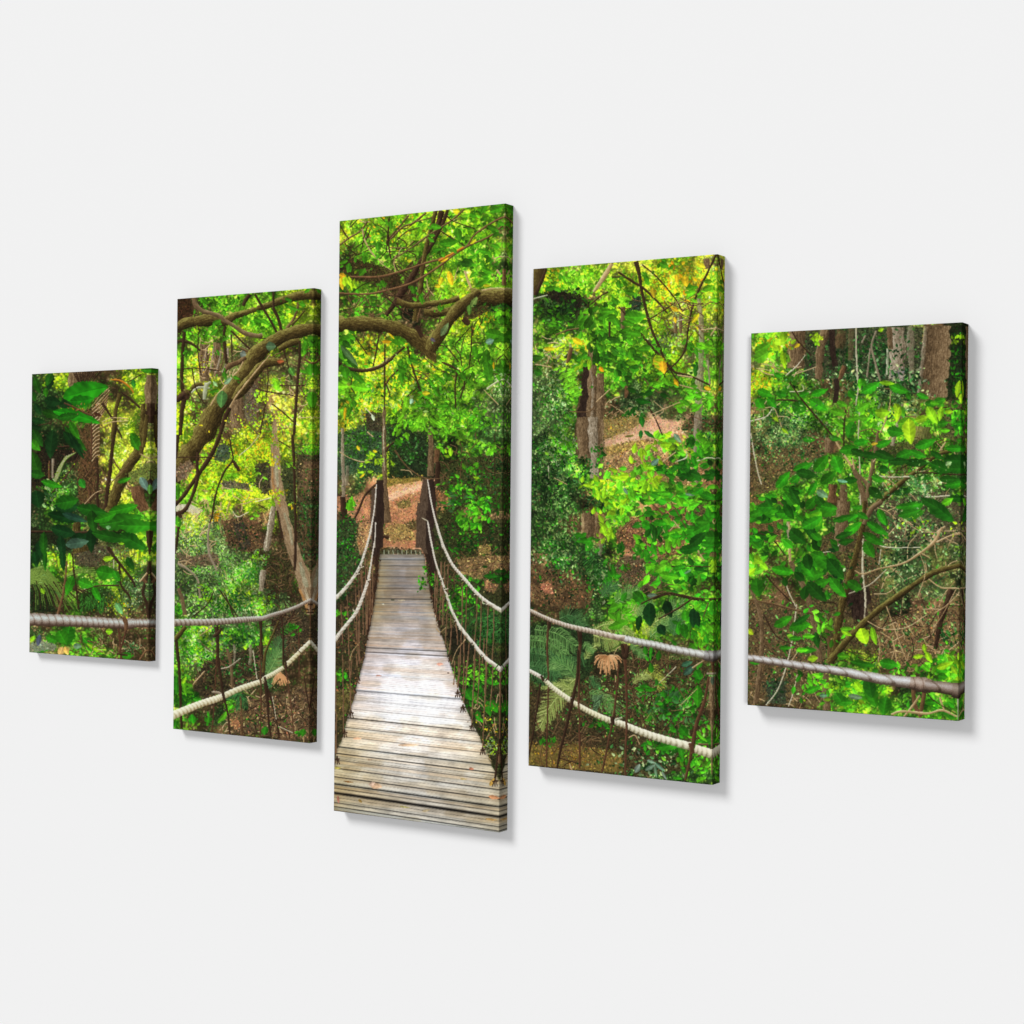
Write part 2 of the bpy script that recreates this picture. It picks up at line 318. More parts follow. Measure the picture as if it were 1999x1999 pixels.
def blob(z, pts, col, noise=.3):
    if col[0] > col[1] * 1.25 and col[0] < 175: col = (col[0] * .96, col[1] * 1.07, col[2] * 1.0)
    p = T(z, pts); x0, y0 = np.floor(p.min(0)).astype(int) - 1; x1, y1 = np.ceil(p.max(0)).astype(int) + 2
    yy, xx = np.mgrid[y0:y1, x0:x1]; ins = np.zeros(yy.shape, bool); n = len(p)
    wx = xx + 5 * WX[y0:y1, x0:x1]; wy = yy + 5 * WY[y0:y1, x0:x1]
    for i in range(n):
        xa, ya = p[i]; xb, yb = p[(i + 1) % n]
        c = (ya > wy) != (yb > wy); ins ^= c & (wx < (xb - xa) * (wy - ya) / (yb - ya + 1e-9) + xa)
    f = 1 + noise * (N3[y0:y1, x0:x1] + N7[y0:y1, x0:x1] - 1)
    img[y0:y1, x0:x1][ins] = np.clip((C3(*col) * f[..., None])[ins] * .8 + img[y0:y1, x0:x1][ins] * .2, 0, 1)
    yi, xi = np.nonzero(ins); k = rng.integers(0, len(yi), len(yi) // 5)
    c = C3(*col) * np.exp(rng.normal(0, .05 + noise * .42, (len(k), 1))) * rng.uniform(.88, 1.12, (len(k), 3))
    scatter(xi[k] + x0 + rng.normal(0, 3, len(k)), yi[k] + y0 + rng.normal(0, 3, len(k)), rng.uniform(1.5, 5.5, len(k)), rng.uniform(0, 6.3, len(k)), c.astype(np.float32), .5, 2)
# =========================== PANEL 1 ===========================
S('A','trunk',(700,120,330),(640,300,230),(650,420,120),rough=1.1)
for i in range(16): tw('A','dk',9,(560+28*i,130),(640+14*i,260+8*(i%3)),(690+8*i,400))
for i in range(14):
    tw('A','tan' if i%2 else 'twig',10,(1060-4*i,330+22*i),(930-6*i,440+34*i),(830-2*i,560+40*i))
blob('A',[(760,640),(930,560),(930,1100),(880,1300),(860,1900),(700,1932),(640,1500),(700,1200)],(74,48,28),.7)
for i in range(26): tw('A','brn' if i%3 else 'dk',13,(680+rng.uniform(0,220),1000+30*i),(700+rng.uniform(0,170),1100+32*i))
for i in range(14): tw('A','tan',9,(830,640+50*i),(880,600+48*i),(925,560+50*i))
S('A','dk',(1130,830,60),(1100,1000,62),(1080,1180,56),(1060,1400,58),(1030,1640,70),(1010,1932,80))
S('A','moss',(1180,440,56),(1130,640,50),(1110,830,60),(1080,1000,48))
S('A','moss',(1420,1000,130),(1400,1180,130),(1290,1340,130),(1210,1500,140),(1130,1700,150),(1060,1932,130),rough=.8)
S('A','dk',(890,1250,50),(905,1480,42),(900,1700,40),(915,1932,50))
S('A','dk',(1200,420,30),(1310,500,30),(1430,610,32)); S('A','dk',(960,560,36),(1040,680,34),(1090,750,30))
S('A','dk',(1130,850,24),(1180,930,24),(1210,1000,18)); S('A','twig',(1090,1250,20),(1150,1350,22),(1200,1410,26))
tw('A','twig',14,(850,1360),(950,1390),(1010,1480),(1030,1560)); tw('A','tan',11,(960,790),(1080,742),(1290,750)); tw('A','tan',9,(980,820),(1100,790),(1290,775))
tw('A','tan',12,(740,1830),(860,1700),(960,1650)); tw('A','twig',12,(1050,1580),(1200,1430),(1300,1300)); tw('A','orng',16,(1060,260),(1180,270),(1290,340),(1350,420)); tw('A','dk',10,(1280,290),(1450,190))
S('A','trunk',(1565,200,110),(1565,450,140),(1565,560,120),rough=.9); S('A','dk',(1500,650,70),(1470,900,90),(1470,1100,60),rough=.9); S('A','dk',(1570,560,150),(1560,640,120),(1560,800,60),rough=.9)
S('A','moss',(1475,560,60),(1460,1000,70),(1450,1200,50),rough=.8); S('A','moss',(1520,700,40),(1500,900,60),(1480,1100,40)); S('A','dk',(1565,1400,60),(1560,1520,140),(1570,1560,50),rough=1)
S('A','brn',(1400,1600,190),(1420,1750,220),(1500,1900,120),rough=1); tw('A','tan',14,(1440,1190),(1540,1240),(1640,1230)); tw('A','tan',12,(1440,1400),(1540,1290),(1600,1295))
blob('A',[(1290,1420),(1560,1300),(1560,1500),(1330,1560)],(86,100,40),.6)
blob('A',[(70,1200),(240,1150),(700,1130),(690,1250),(430,1340),(340,1560),(80,1620)],(30,20,14),.7)
spray('A','k dd br',480,1040,330,260,110,30,1)
S('A','dk',(70,870,16),(180,840,16),(320,810,14)); S('A','dk',(400,1110,24),(600,1110,28),(720,1180,20))
for i in range(9): tw('A','grey' if i%2 else 'grn',6,(330+10*i,1640-18*i),(400+12*i,1400-14*i),(500+16*i,1230-6*i))
for i in range(6): tw('A','dk',10,(320+30*i,1700-30*i),(470+26*i,1520-36*i),(640+12*i,1300-34*i))
S('A','grey',(340,1260,26),(340,1500,24)); S('A','brn',(295,1290,30),(290,1560,26))
spray('A','t p dd',300,1750,120,180,70,60,3,60,.5); spray('A','y p',420,1560,260,200,60,28,4)
lv('A','dd',(300,290,100,230,110),(150,640,60,160,80),(340,650,30,190,150),(340,540,10,220,130),(520,560,-20,220,120),(140,780,10,200,80),(120,870,10,160,80),(140,1450,0,180,120),(150,1770,80,220,190),(520,1860,0,300,180))
lv('A','d',(140,340,70,220,90),(290,260,110,180,90),(90,480,60,130,90),(330,700,15,260,110),(150,1000,60,260,110),(130,1330,70,330,140),(150,1460,10,180,110),(630,1010,48,420,110),(480,730,0,240,70),(830,1900,10,380,150),(520,1800,-10,300,170))
lv('A','g',(250,430,90,110,66),(110,1090,45,200,110),(330,1580,15,280,90),(610,900,60,260,90),(600,890,60,230,80),(1380,1010,50,200,110),(1380,1070,60,180,100),(1240,1520,-20,180,60),(1230,1880,-14,380,130),(1540,140,0,200,60),(730,580,80,150,90))
lv('A','dd',(325,1080,95,370,150),(600,1050,45,380,120),(640,1100,60,380,80))
leaf('A',750,420,-14,590,250,(18,126,12),rib=.72,bend=-.04); leaf('A',700,520,-8,300,150,(14,112,12),bend=.1); leaf('A',640,740,14,620,140,(14,122,12),bend=-.06); leaf('A',530,730,-10,280,100,(14,70,10))
leaf('A',1350,310,80,110,60,(30,150,30)); leaf('A',710,1570,60,130,90,(30,140,24)); leaf('A',900,700,20,110,40,(60,30,16))
leaf('A',1490,1570,60,200,90,(110,150,120)); leaf('A',1610,1570,120,200,90,(110,150,120)); leaf('A',1560,1640,90,120,60,(80,150,50))
S('A','red',(480,560,30),(620,620,34),(760,690,40),(860,720,30)); spray('A','br br orng'.replace('orng','o'),680,640,120,60,24,34,5)
tw('A','brn',16,(640,820),(700,940),(790,1080),(830,1240)); tw('A','red',18,(820,800),(830,1000),(820,1260))
# lower half
blob('B',[(60,200),(400,240),(900,300),(900,420),(520,470),(300,380),(60,360)],(24,28,14),.6)
blob('B',[(600,430),(1040,420),(1090,520),(960,560),(900,680),(620,660)],(66,60,40),.7); S('B','moss',(660,60,110),(640,260,100),(700,500,200),rough=1)
S('B','dk',(60,250,40),(300,250,30),(620,260,40),(840,250,44))
for i in range(12): palm('B',[(60,740+i*14),(200+10*i,700+22*i),(330+12*i,820+26*i)],9,70,'pd' if i%2 else 'pg',30,hang=.4)
for i in range(26): tw('B','grn',8 if i%3 else 11,(60,730+9*i),(230+8*i,690+13*i),(400+6*i,860+16*i))
for i in range(10): tw('B','grn',9,(480,830),(640+14*i,720+10*i),(860+10*i,700+26*i)) if i<5 else tw('B','dk',9,(500,900),(700,860+20*i),(900,950+30*i))
blob('B',[(70,900),(340,960),(400,1260),(60,1260)],(22,34,14),.8); blob('B',[(680,1000),(980,1010),(980,1240),(680,1260)],(26,42,12),.7)
for i in range(22): tw('B','grn' if i%3 else 'dk',8,(80+18*i,860+rng.uniform(0,80)),(110+22*i,1020),(100+30*i,1200+rng.uniform(-40,50)))
for i in range(24): frond('B',700+rng.uniform(0,300),1000+rng.uniform(0,100),80+rng.uniform(-30,30),160,6,30,(40,96,26),.2,20,1)
spray('B','y p t',1200,560,260,170,160,24,6); spray('B','p t y g',1300,900,300,220,260,22,7); spray('B','t p',1330,1050,300,220,160,30,8); spray('B','Y y o',1180,1200,200,100,60,26,9)
S('B','dk',(1040,440,50),(1120,560,44),(1250,720,38),(1350,860,40),(1380,940,24)); S('B','dk',(1180,640,30),(1200,900,28),(1300,1040,30),(1330,1110,12))
S('B','brn',(410,1290,40),(470,1060,40),(500,860,34),(520,620,20)); S('B','dk',(590,520,20),(610,760,22),(640,960,26),(670,1220,30)); tw('B','dk',18,(700,1000),(900,930),(1180,920)); tw('B','dk',14,(480,1290),(470,1100))
S('B','dk',(1540,230,70),(1552,380,60),(1560,520,20)); S('B','dk',(1555,620,30),(1520,850,50),(1480,1000,46),(1530,1150,44),(1555,1340,54)); S('B','brn',(1470,830,60),(1520,880,50)); S('B','tan',(1440,870,26),(1530,760,24))
S('B','twig',(1180,460,12),(1210,600,14)); tw('B','wht',8,(1110,600),(1110,700)); leaf('B',1180,1210,60,170,80,(100,160,90)); tw('B','grn',16,(1230,1000),(1225,1230))
lv('B','dd',(480,240,15,330,150),(700,310,-10,260,110),(190,480,80,240,120),(460,440,80,300,110),(830,350,90,330,120),(500,60,10,460,130),(130,600,80,200,100))
leaf('B',650,390,-10,300,130,(66,98,74)); leaf('B',620,70,18,330,90,(30,72,48)); leaf('B',470,610,85,260,90,(14,58,16))
lv('B','d',(850,120,80,300,130),(1360,360,30,380,190),(1080,300,10,500,140),(250,600,90,300,60),(1320,640,60,180,90),(230,400,90,300,100))
lv('B','g',(1200,100,-12,560,200),(1400,160,0,480,170),(1010,760,10,240,180),(1150,800,60,160,90),(560,930,110,260,110),(760,900,20,200,130),(900,1030,60,200,90),(1000,60,-20,300,120),(900,900,0,60,40),(340,1600,20,170,110),(540,1560,100,260,180),(470,1580,60,200,160),(850,1690,40,330,120),(180,1750,-5,240,50),(1290,1800,0,160,90))
lv('B','y',(310,575,0,70,50),(90,1610,90,80,60),(110,1590,100,60,40),(1450,290,0,90,90),(1040,580,-10,130,70),(220,1000,60,80,50),(1060,1500,0,90,70),(890,1720,30,260,60),(1210,390,0,60,40),(420,640,90,120,40),(550,560,100,90,36))
leaf('B',450,1760,110,130,80,(206,170,90)); leaf('B',520,1750,70,120,70,(216,180,80)); blob('B',[(50,1680),(200,1640),(380,1680),(360,1750),(60,1770)],(120,130,100),.4); leaf('B',170,1620,100,150,60,(60,76,96)); leaf('B',660,1690,0,110,70,(110,130,110))
leaf('B',1040,190,90,50,60,(140,200,120)); tangle('B','tan',1180,1600,330,160,40,120,1,1.0); tangle('B','twig',1100,1700,420,120,30,140,2,1.2)
spray('B','p t',1350,1720,120,80,50,34,3); tw('B','brn',26,(1440,1860),(1540,1740),(1640,1850))
S('B','red',(1170,1440,44),(1190,1600,36),(1210,1860,44)); S('B','red',(1280,1440,44),(1240,1600,40),(1210,1700,40)); tw('B','dk',24,(1160,1780),(1290,1800))
rope('B',[(40,1355,158),(300,1362,150),(600,1372,142),(900,1388,130),(1200,1400,122),(1300,1400,130),(1400,1394,104),(1660,1394,98)],(196,210,206),(60,42,32),(140,122,108),13)
S('B','brn',(1240,1320,60),(1270,1400,70),(1270,1480,60),lit=-1)
# =========================== PANEL 2 ===========================
for x,y,w,h in ((860,1560,170,560),(1060,1500,150,600),(1000,1250,90,300),(440,1020,110,460),(600,980,90,420)):
    S('C','trunk',(x,y-h/2,w),(x-10,y,w),(x+10,y+h/2,w*1.05),rough=1.2)
blob('C',[(940,1300),(1110,1300),(1110,1820),(960,1780)],(96,76,60),.5)
for i in range(8): S('C','grey' if i%2 else 'twig',(420+46*i,820+20*(i%3),16+8*(i%2)),(400+46*i,1000,20),(390+40*i,1140,18),rough=.9)
tangle('C','tan',700,1000,330,300,50,150,4,.9); tangle('C','twig',1450,1200,380,500,46,220,5,.9); tangle('C','tan',1500,1450,330,300,30,160,8,.8)
spray('C','y Y y l',1300,1780,420,200,360,34,10); spray('C','y b l',300,1700,200,260,80,44,11); spray('C','b y g',1350,420,260,220,150,50,12,40,.6); spray('C','g b d',600,280,300,130,120,50,13)
spray('C','g b l',1100,470,220,140,80,60,14); spray('C','Y y',350,1050,140,80,40,44,15); spray('C','b g',300,680,280,110,80,54,16); spray('C','g d b',1740,800,140,200,60,64,17); spray('C','b g y',1760,1240,130,360,90,44,18)
spray('C','y l',1360,1290,100,130,30,64,19); spray('C','l y',1150,1450,90,120,18,60,20,60,.5)
blob('C',[(95,225),(300,205),(300,400),(200,520),(150,640),(95,650)],(44,24,14),.8)
S('C','moss',(90,590,120),(220,520,130),(430,490,150),(600,480,150),(700,500,110),(820,430,90),(960,390,70),(1120,330,66),(1260,290,80),(1420,230,100),(1650,170,110),(1900,160,140),rough=.8)
S('C','trunk',(310,200,60),(330,290,56),(420,370,50),(540,400,46),(640,440,46),(700,490,44),(820,560,46),(940,640,50),(1100,680,56),(1170,670,50),rough=.5)
S('C','dk',(1080,160,34),(1180,330,36),(1270,480,36),(1350,630,40)); S('C','dk',(1310,330,50),(1370,460,50),(1410,610,40)); S('C','dk',(1010,160,60),(960,230,60),(930,300,50)); tw('C','dk',24,(1310,130),(1310,340))
S('C','twig',(1480,580,60),(1560,470,40),(1620,300,44),(1610,260,20)); S('C','moss',(1700,360,16),(1620,460,26),(1540,540,34))
S('C','dk',(780,620,24),(900,740,26),(1020,850,28)); S('C','dk',(700,560,40),(690,700,50),(720,1030,44)); S('C','dk',(780,670,20),(790,1010,14)); tw('C','dk',16,(1140,710),(1230,710),(1290,690))
S('C','twig',(860,820,26),(930,850,34),(1010,890,40)); 
S('C','moss',(1910,580,140),(1720,600,170),(1500,660,170),(1330,740,180),(1180,840,190),(1060,960,200),(980,1110,190),(880,1230,180),(780,1380,190),(640,1530,220),(540,1700,240),(440,1932,270),rough=.85)
S('C','twig',(960,950,70),(880,1010,100),(760,1060,100),(700,1120,60),rough=.8)
S('C','moss',(1640,740,80),(1500,780,90),(1380,850,70),rough=.8); S('C','moss',(1440,1010,90),(1280,1010,110),(1160,1060,110),(1060,1180,110),(900,1380,120),(800,1480,60),rough=.9)
S('C','tan',(1275,910,10),(1130,1080,24),(960,1290,28),(830,1460,26),(760,1590,20),rough=.4); S('C','dk',(760,1590,60),(700,1720,66),(640,1932,64))
S('C','tan',(930,1010,20),(870,1120,24),(790,1200,34),(720,1300,36),(650,1380,30),(590,1440,24),(520,1560,20),rough=.5)
S('C','dk',(90,755,44),(220,760,44),(310,800,40),(390,870,26)); S('C','dk',(190,640,50),(170,850,52),(160,1080,56),(160,1300,56),(190,1440,80),(160,1640,70),(140,1932,56)); S('C','dk',(90,1500,90),(200,1420,110),(240,1480,60)); S('C','moss',(210,1400,90),(330,1310,60),(420,1290,50))
S('C','lich',(280,1400,26),(350,1340,30),(440,1330,26),(540,1350,20)); S('C','lich',(470,1280,60),(450,1380,60),(440,1480,40)); S('C','lich',(520,1260,24),(470,1300,50)); leaf('C',580,1290,50,90,40,(120,170,120))
S('C','dk',(1640,740,40),(1640,960,44),(1620,1180,46),(1600,1480,44),(1570,1932,46)); tw('C','dk',14,(1000,1310),(1180,1370),(1420,1410),(1560,1430)); tw('C','dk',16,(1240,1080),(1240,1300),(1200,1600),(1140,1932)); tw('C','dk',14,(1300,1540),(1440,1650),(1560,1760)); tw('C','twig',18,(820,1680),(960,1760),(1130,1932)); tw('C','dk',14,(180,1100),(340,1090),(640,1120)); tw('C','dk',16,(290,1100),(330,1330),(440,1540)); tw('C','twig',14,(140,1220),(250,1400),(400,1660)); tw('C','dk',14,(1250,1310),(1700,1300)); tw('C','brn',26,(1690,960),(1790,1020),(1880,960)); tw('C','dk',18,(1440,860),(1480,1000),(1540,1230)); tw('C','dk',14,(370,560),(360,900),(400,1180))
lv('C','g',(590,510,-25,130,70),(560,640,-40,150,60),(700,720,0,90,50),(960,480,80,140,100),(1130,490,20,180,60),(1220,510,40,150,60),(1680,290,80,100,60),(1560,330,20,160,70),(1710,820,110,140,90),(1850,810,70,140,90),(1780,1100,90,180,110),(1780,700,0,100,80),(840,1210,20,100,60),(700,1180,70,110,80),(560,1380,-15,150,50),(1790,1480,90,200,110),(210,930,80,120,50),(620,900,70,100,40),(450,240,40,160,60),(800,260,120,120,50),(1500,220,20,120,60))
leaf('C',660,1480,95,220,130,(50,112,50),rib=1.35); leaf('C',1545,1130,60,120,80,(60,130,40),rib=1.5); leaf('C',1350,1310,80,130,90,(80,190,20)); leaf('C',1280,810,0,130,110,(76,120,76)); leaf('C',930,910,20,80,80,(120,130,120)); leaf('C',740,1250,-40,130,50,(120,160,120)); leaf('C',1400,1000,0,90,50,(130,70,30))
lv('C','y',(1130,1490,40,80,50),(1160,1430,80,70,50),(1200,1480,10,60,40),(1080,300,0,60,50),(330,620,60,90,40),(240,1340,-30,70,40))
# middle of panel 2
for q_ in range(4): spray('D','u q u q v',420+120*q_,1500+60*q_,420,420,330,38,300+q_,75,.7,.4)
spray('D','y Y l y',700,330,500,300,520,42,30); spray('D','y Y',1150,120,320,180,200,40,31); spray('D','y l',330,620,260,240,180,42,32); spray('D','Y y y',950,760,340,130,240,38,33); spray('D','b y',760,500,130,60,26,60,34,20,.4); spray('D','l y b',750,700,200,90,60,56,35,20,.5)
spray('D','b g',1750,150,160,200,90,40,36); spray('D','t p y',330,1250,300,280,420,26,37); spray('D','p t l',500,1650,480,330,560,28,38,20,.8); spray('D','l y p',1130,1560,170,120,120,34,39,50,.6); spray('D','t g',1100,1750,240,160,110,44,40)
blob('D',[(620,120),(740,130),(760,280),(650,330),(560,290)],(44,60,46),.6); blob('D',[(1090,350),(1280,330),(1290,760),(1180,740),(1090,600)],(46,36,28),.8); blob('D',[(680,560),(860,600),(1000,600),(1000,690),(700,660)],(70,60,50),.8)
blob('D',[(640,1080),(900,1050),(1180,950),(1200,1420),(1000,1480),(760,1380)],(84,54,36),.9); blob('D',[(800,1120),(950,1100),(1040,1400),(900,1440)],(44,40,30),.7); spray('D','br br dd d',920,1250,260,200,130,34,41); blob('D',[(1180,980),(1280,950),(1280,1080),(1200,1160)],(150,104,70),.8)
blob('D',[(1440,300),(1560,420),(1580,1300),(1500,1400),(1400,1100),(1440,700)],(40,46,24),.8); blob('D',[(1600,250),(1880,240),(1880,1900),(1780,1700),(1620,1380)],(50,44,26),.9); blob('D',[(1680,320),(1880,300),(1880,700),(1680,760)],(92,64,44),.8)
spray('D','dd d t',1740,1000,150,800,200,40,42); tangle('D','twig',1740,1100,130,700,46,160,6,.9); blob('D',[(1290,1480),(1500,1400),(1560,1700),(1560,1932),(1180,1932),(1200,1700)],(44,36,20),.8); tangle('D','twig',1380,1700,180,230,50,110,7,.9)
blob('D',[(80,1480),(260,1530),(420,1500),(620,1500),(640,1650),(420,1640),(180,1640)],(90,72,52),.7); tangle('D','tan',300,900,240,110,40,140,8,1.2); tangle('D','tan',800,850,340,200,50,150,9,.9); tangle('D','tan',400,1400,340,380,60,150,10,.9)
for i in range(7): tw('D','wht',10,(90,890+12*i),(250,880+14*i),(420-20*i,950+10*i))
spray('D','o Y',600,1030,70,90,26,40,43)
S('D','moss',(440,-40,270),(330,130,250),(230,260,250),(140,400,240),(40,560,230),rough=.9); S('D','dk',(110,0,60),(100,120,50),(80,300,44)); blob('D',[(80,420),(250,300),(300,420),(180,560),(100,600)],(104,84,60),.6)
S('D','dk',(640,0,60),(560,190,66),(480,330,66),(380,480,64),(270,640,60),(170,780,60),(70,880,70)); S('D','dk',(360,220,50),(350,380,52),(360,520,60),(320,690,50),(250,860,50),(180,960,70),(60,1000,60)); S('D','dk',(120,980,60),(150,1040,50))
S('D','dk',(750,0,14),(780,160,20),(800,310,24),(700,450,26),(620,640,24),(570,820,26),(540,1020,26),(510,1110,16)); S('D','grey',(510,1110,20),(490,1300,24),(510,1500,26),(600,1700,24)); S('D','dk',(800,320,40),(860,410,50),(880,450,40)); tw('D','dk',11,(90,282),(600,275)); tw('D','wht',11,(1130,0),(1010,150),(880,260)); tw('D','wht',10,(800,960),(860,1030),(1000,970)); tw('D','wht',10,(1080,840),(1280,790)); tw('D','dk',12,(1240,0),(1400,80),(1520,150)); tw('D','dk',12,(1120,870),(1220,930))
S('D','pale',(1330,-200,30),(1325,-40,60),(1330,120,90),(1340,380,120),(1350,600,140),(1390,800,150),(1450,1050,150),(1520,1300,150),(1600,1550,150),(1680,1750,160),(1720,1960,190),rough=.9,lit=.2)
S('D','lich',(1350,260,36),(1350,450,44),(1370,650,30),rough=1.6,al=.6); S('D','lich',(1450,980,36),(1530,1230,44),(1550,1380,30),rough=1.6,al=.5); S('D','lich',(1650,1600,50),(1700,1800,60),(1750,1960,50),rough=1.6,al=.6); S('D','orng',(1300,420,14),(1310,620,24),(1400,900,16),rough=1.4,al=.35)
S('D','grey',(1320,900,50),(1290,1080,66),(1250,1300,80),(1220,1450,70),rough=1.1); S('D','dk',(1360,950,30),(1410,1200,34),(1440,1320,20)); S('D','wht',(1290,900,16),(1260,1100,20),(1220,1420,18),rough=1.2)
S('D','grey',(1190,1700,60),(1170,1830,60),(1160,1960,60),rough=1); S('D','tan',(1880,1600,30),(1850,1780,90),(1800,1960,110),rough=.9)
S('D','dk',(1550,0,44),(1570,300,44),(1580,700,40),(1590,1100,40),(1590,1420,44),(1580,1700,40)); tw('D','twig',14,(1570,1720),(1530,1850),(1490,1932))
spray('D','Y y l',1330,30,160,150,60,40,330); spray('D','br o d',1480,1000,120,700,60,12,331,80,.5,.4); spray('D','Y y',1360,720,110,40,36,40,44); spray('D','y',1380,800,50,50,8,50,45); spray('D','Y y',1540,870,60,40,10,40,46); spray('D','y Y',1280,320,120,90,40,44,47); lv('D','g',(110,720,90,200,70),(110,1090,90,150,110)); lv('D','l',(1110,480,-20,80,50),(1210,540,30,80,40),(1100,1010,10,100,60),(1500,370,40,100,40),(180,1170,0,80,60),(620,1160,80,80,50))
S('D','grey',(110,1620,24),(250,1700,26),(350,1800,24),(390,1932,22)); S('D','dk',(120,1160,40),(90,1400,34),(70,1500,28))
# bottom of panel 2
spray('E','u q v l',420,200,440,240,420,40,310,75,.7,.42); spray('E','u q g l',350,760,330,240,330,50,311,60,.7,.45); spray('E','u q v',1000,230,380,200,260,44,312,70,.7,.42); spray('E','u q g',850,560,260,120,120,48,313,60,.7,.45)
spray('E','l y g p',400,700,420,300,420,48,50,30,.8); spray('E','g t d',800,180,360,200,220,44,51); spray('E','l y',480,130,120,160,60,44,52); spray('E','y l',1200,180,140,130,60,50,53,50,.6); spray('E','b g',110,270,70,60,30,64,54); spray('E','t d',900,600,300,200,120,50,55); spray('E','l g',850,560,160,60,40,50,56)
blob('E',[(430,960),(700,840),(1180,700),(1250,1080),(1140,1140),(700,1320),(300,1360)],(44,32,22),.9); tangle('E','twig',800,1000,400,220,60,150,11,.9); spray('E','dd t d',850,980,380,260,150,40,57)
blob('E',[(1300,330),(1640,240),(1780,400),(1760,640),(1600,760),(1400,900),(1300,700)],(54,40,28),.9); tangle('E','twig',1500,550,200,300,50,130,12,.8); tangle('E','dk',1450,250,160,240,50,130,13,1)
blob('E',[(700,1500),(1300,1300),(1760,1250),(1760,1900),(760,1820)],(92,64,44),.9); tangle('E','tan',1200,1600,560,260,90,140,14,.8); tangle('E','dk',1200,1600,560,260,60,140,15,1); spray('E','br br dd g',1250,1600,560,300,170,34,58); blob('E',[(780,1700),(860,1640),(900,1740),(860,1790)],(170,100,70),.6)
for x,w in ((820,26),(1020,40)): S('E','grey',(x,700,w),(x+10,820,w),(x-4,960,w*.7),rough=1.3,al=.7)
S('E','trunk',(730,760,30),(780,950,36),(800,1240,30)); tw('E','wht',12,(1060,780),(1090,1000),(1110,1130)); tw('E','grey',14,(650,1010),(760,980),(900,880)); tw('E','wht',12,(640,1010),(760,985)); S('E','grey',(380,0,22),(390,120,22)); S('E','trunk',(120,0,40),(170,150,44),(200,330,50)); tw('E','dk',16,(560,40),(480,200),(290,360)); tw('E','dk',16,(640,20),(760,200),(870,360)); tw('E','dk',14,(700,60),(780,260),(820,360)); tw('E','tan',14,(540,480),(380,600)); S('E','moss',(210,480,50),(130,580,60),(80,640,50)); tw('E','tan',20,(450,1040),(250,1270))
blob('E',[(60,1100),(180,1150),(420,1380),(70,1500)],(24,76,10),.7); spray('E','g d b',200,1330,180,140,40,90,59)
palm('E',[(1210,1060),(1300,850),(1420,640)],40,150,'pd',70); palm('E',[(1230,1100),(1330,920),(1400,760)],26,110,'pg',70)
frond('E',1400,560,-35,200,16,60,(50,130,30),.3,60); frond('E',1180,1230,-30,220,18,60,(90,150,80),.2,60)
for i in range(14): tw('E','fan',10,(1390,1040),(1330+11*i,1120),(1300+17*i,1200+rng.uniform(-20,20)))
for i in range(5): frond('E',900,1310,60+26*i,200,14,60,(50,120,50),.4,50)
frond('E',860,1400,150,160,12,60,(90,180,30),.2,60); tw('E','grn',16,(940,1300),(1120,1390)); tw('E','grn',16,(900,1350),(900,1500)); lv('E','b',(200,1240,80,230,60),(690,1600,-50,230,60),(770,1490,-40,130,60)); lv('E','g',(100,1220,90,240,70),(300,1640,80,150,100),(500,1660,100,130,70),(1210,1790,100,120,110),(350,1400,20,120,60),(90,1700,100,110,80),(1560,490,-20,150,60),(1690,1810,100,120,90)); lv('E','y',(200,1140,-60,100,50),(1230,680,60,120,40),(620,500,90,60,50))
S('E','twig',(900,1360,16),(915,1600,44),(920,1870,56),rough=1); S('E','pale',(1720,-10,190),(1760,150,130),(1780,320,80),rough=1); S('E','wht',(1710,0,40),(1770,150,36),(1850,0,40),rough=1.4,al=.6); S('E','orng',(1640,0,20),(1720,180,30),(1740,300,16),al=.4,rough=1.2)
S('E','dk',(90,650,50),(120,900,46),(140,1180,44),(150,1480,38),(160,1760,36))
S('E','dk',(600,480,70),(610,620,50),(620,900,46),(650,1100,40),(680,1330,36)); S('E','dk',(560,600,36),(620,560,60),(660,500,36)); S('E','red',(600,850,24),(590,1100,26),(560,1600,22),(540,1800,20)); S('E','dk',(700,1400,30),(740,1560,24),(770,1830,26)); S('E','dk',(690,1330,60),(700,1410,56))
S('E','dk',(1150,400,60),(1160,520,40),(1170,800,30),(1190,1050,34),(1220,1200,40),(1290,1400,30),(1350,1650,26),(1390,1880,26)); S('E','red',(1150,500,26),(1150,900,24),(1160,1400,22),(1150,1860,20)); S('E','moss',(1190,1050,40),(1210,820,30),(1280,640,24),(1380,400,18)); S('E','moss',(1290,1250,16),(1400,1130,16)); S('E','dk',(1210,1180,60),(1240,1400,50),(1250,1600,34),(1280,1850,26))
S('E','dk',(1410,300,20),(1440,600,26),(1440,960,24)); S('E','red',(1460,950,30),(1500,1200,18),(1540,1500,18),(1580,1860,16)); S('E','red',(1630,480,16),(1640,800,18),(1640,1100,12)); S('E','red',(1790,180,70),(1790,400,44),(1790,640,40),(1785,900,34),(1785,1300,40),(1780,1932,44)); tw('E','dk',14,(1700,1100),(1780,1600)); tw('E','dk',12,(1880,1100),(1800,1600)); tw('E','twig',12,(1700,750),(1780,900),(1870,750)); tw('E','twig',12,(1460,760),(1560,680),(1640,700)); tw('E','wht',14,(1380,1730),(1560,1810)); tw('E','wht',12,(1300,1350),(1350,1640)); S('E','grey',(540,1300,20),(620,1310,34),(670,1340,30)); tangle('E','dk',1780,260,60,60,16,60,16,2)
rope('E',[(50,430,88),(200,425,84),(400,425,80),(700,412,74),(1000,385,66),(1180,372,56),(1300,330,48),(1440,290,44),(1600,230,40),(1740,160,38),(1790,140,44)],(196,196,186),(60,44,34),(134,116,100),7)
rope('E',[(1800,150,36),(1880,200,40)],(180,176,160),(60,44,34),(124,106,90),7)
rope('E',[(40,1600,100),(200,1530,90),(400,1450,82),(600,1385,80),(700,1350,70)],(240,238,214),(130,110,70),(204,198,164),8)
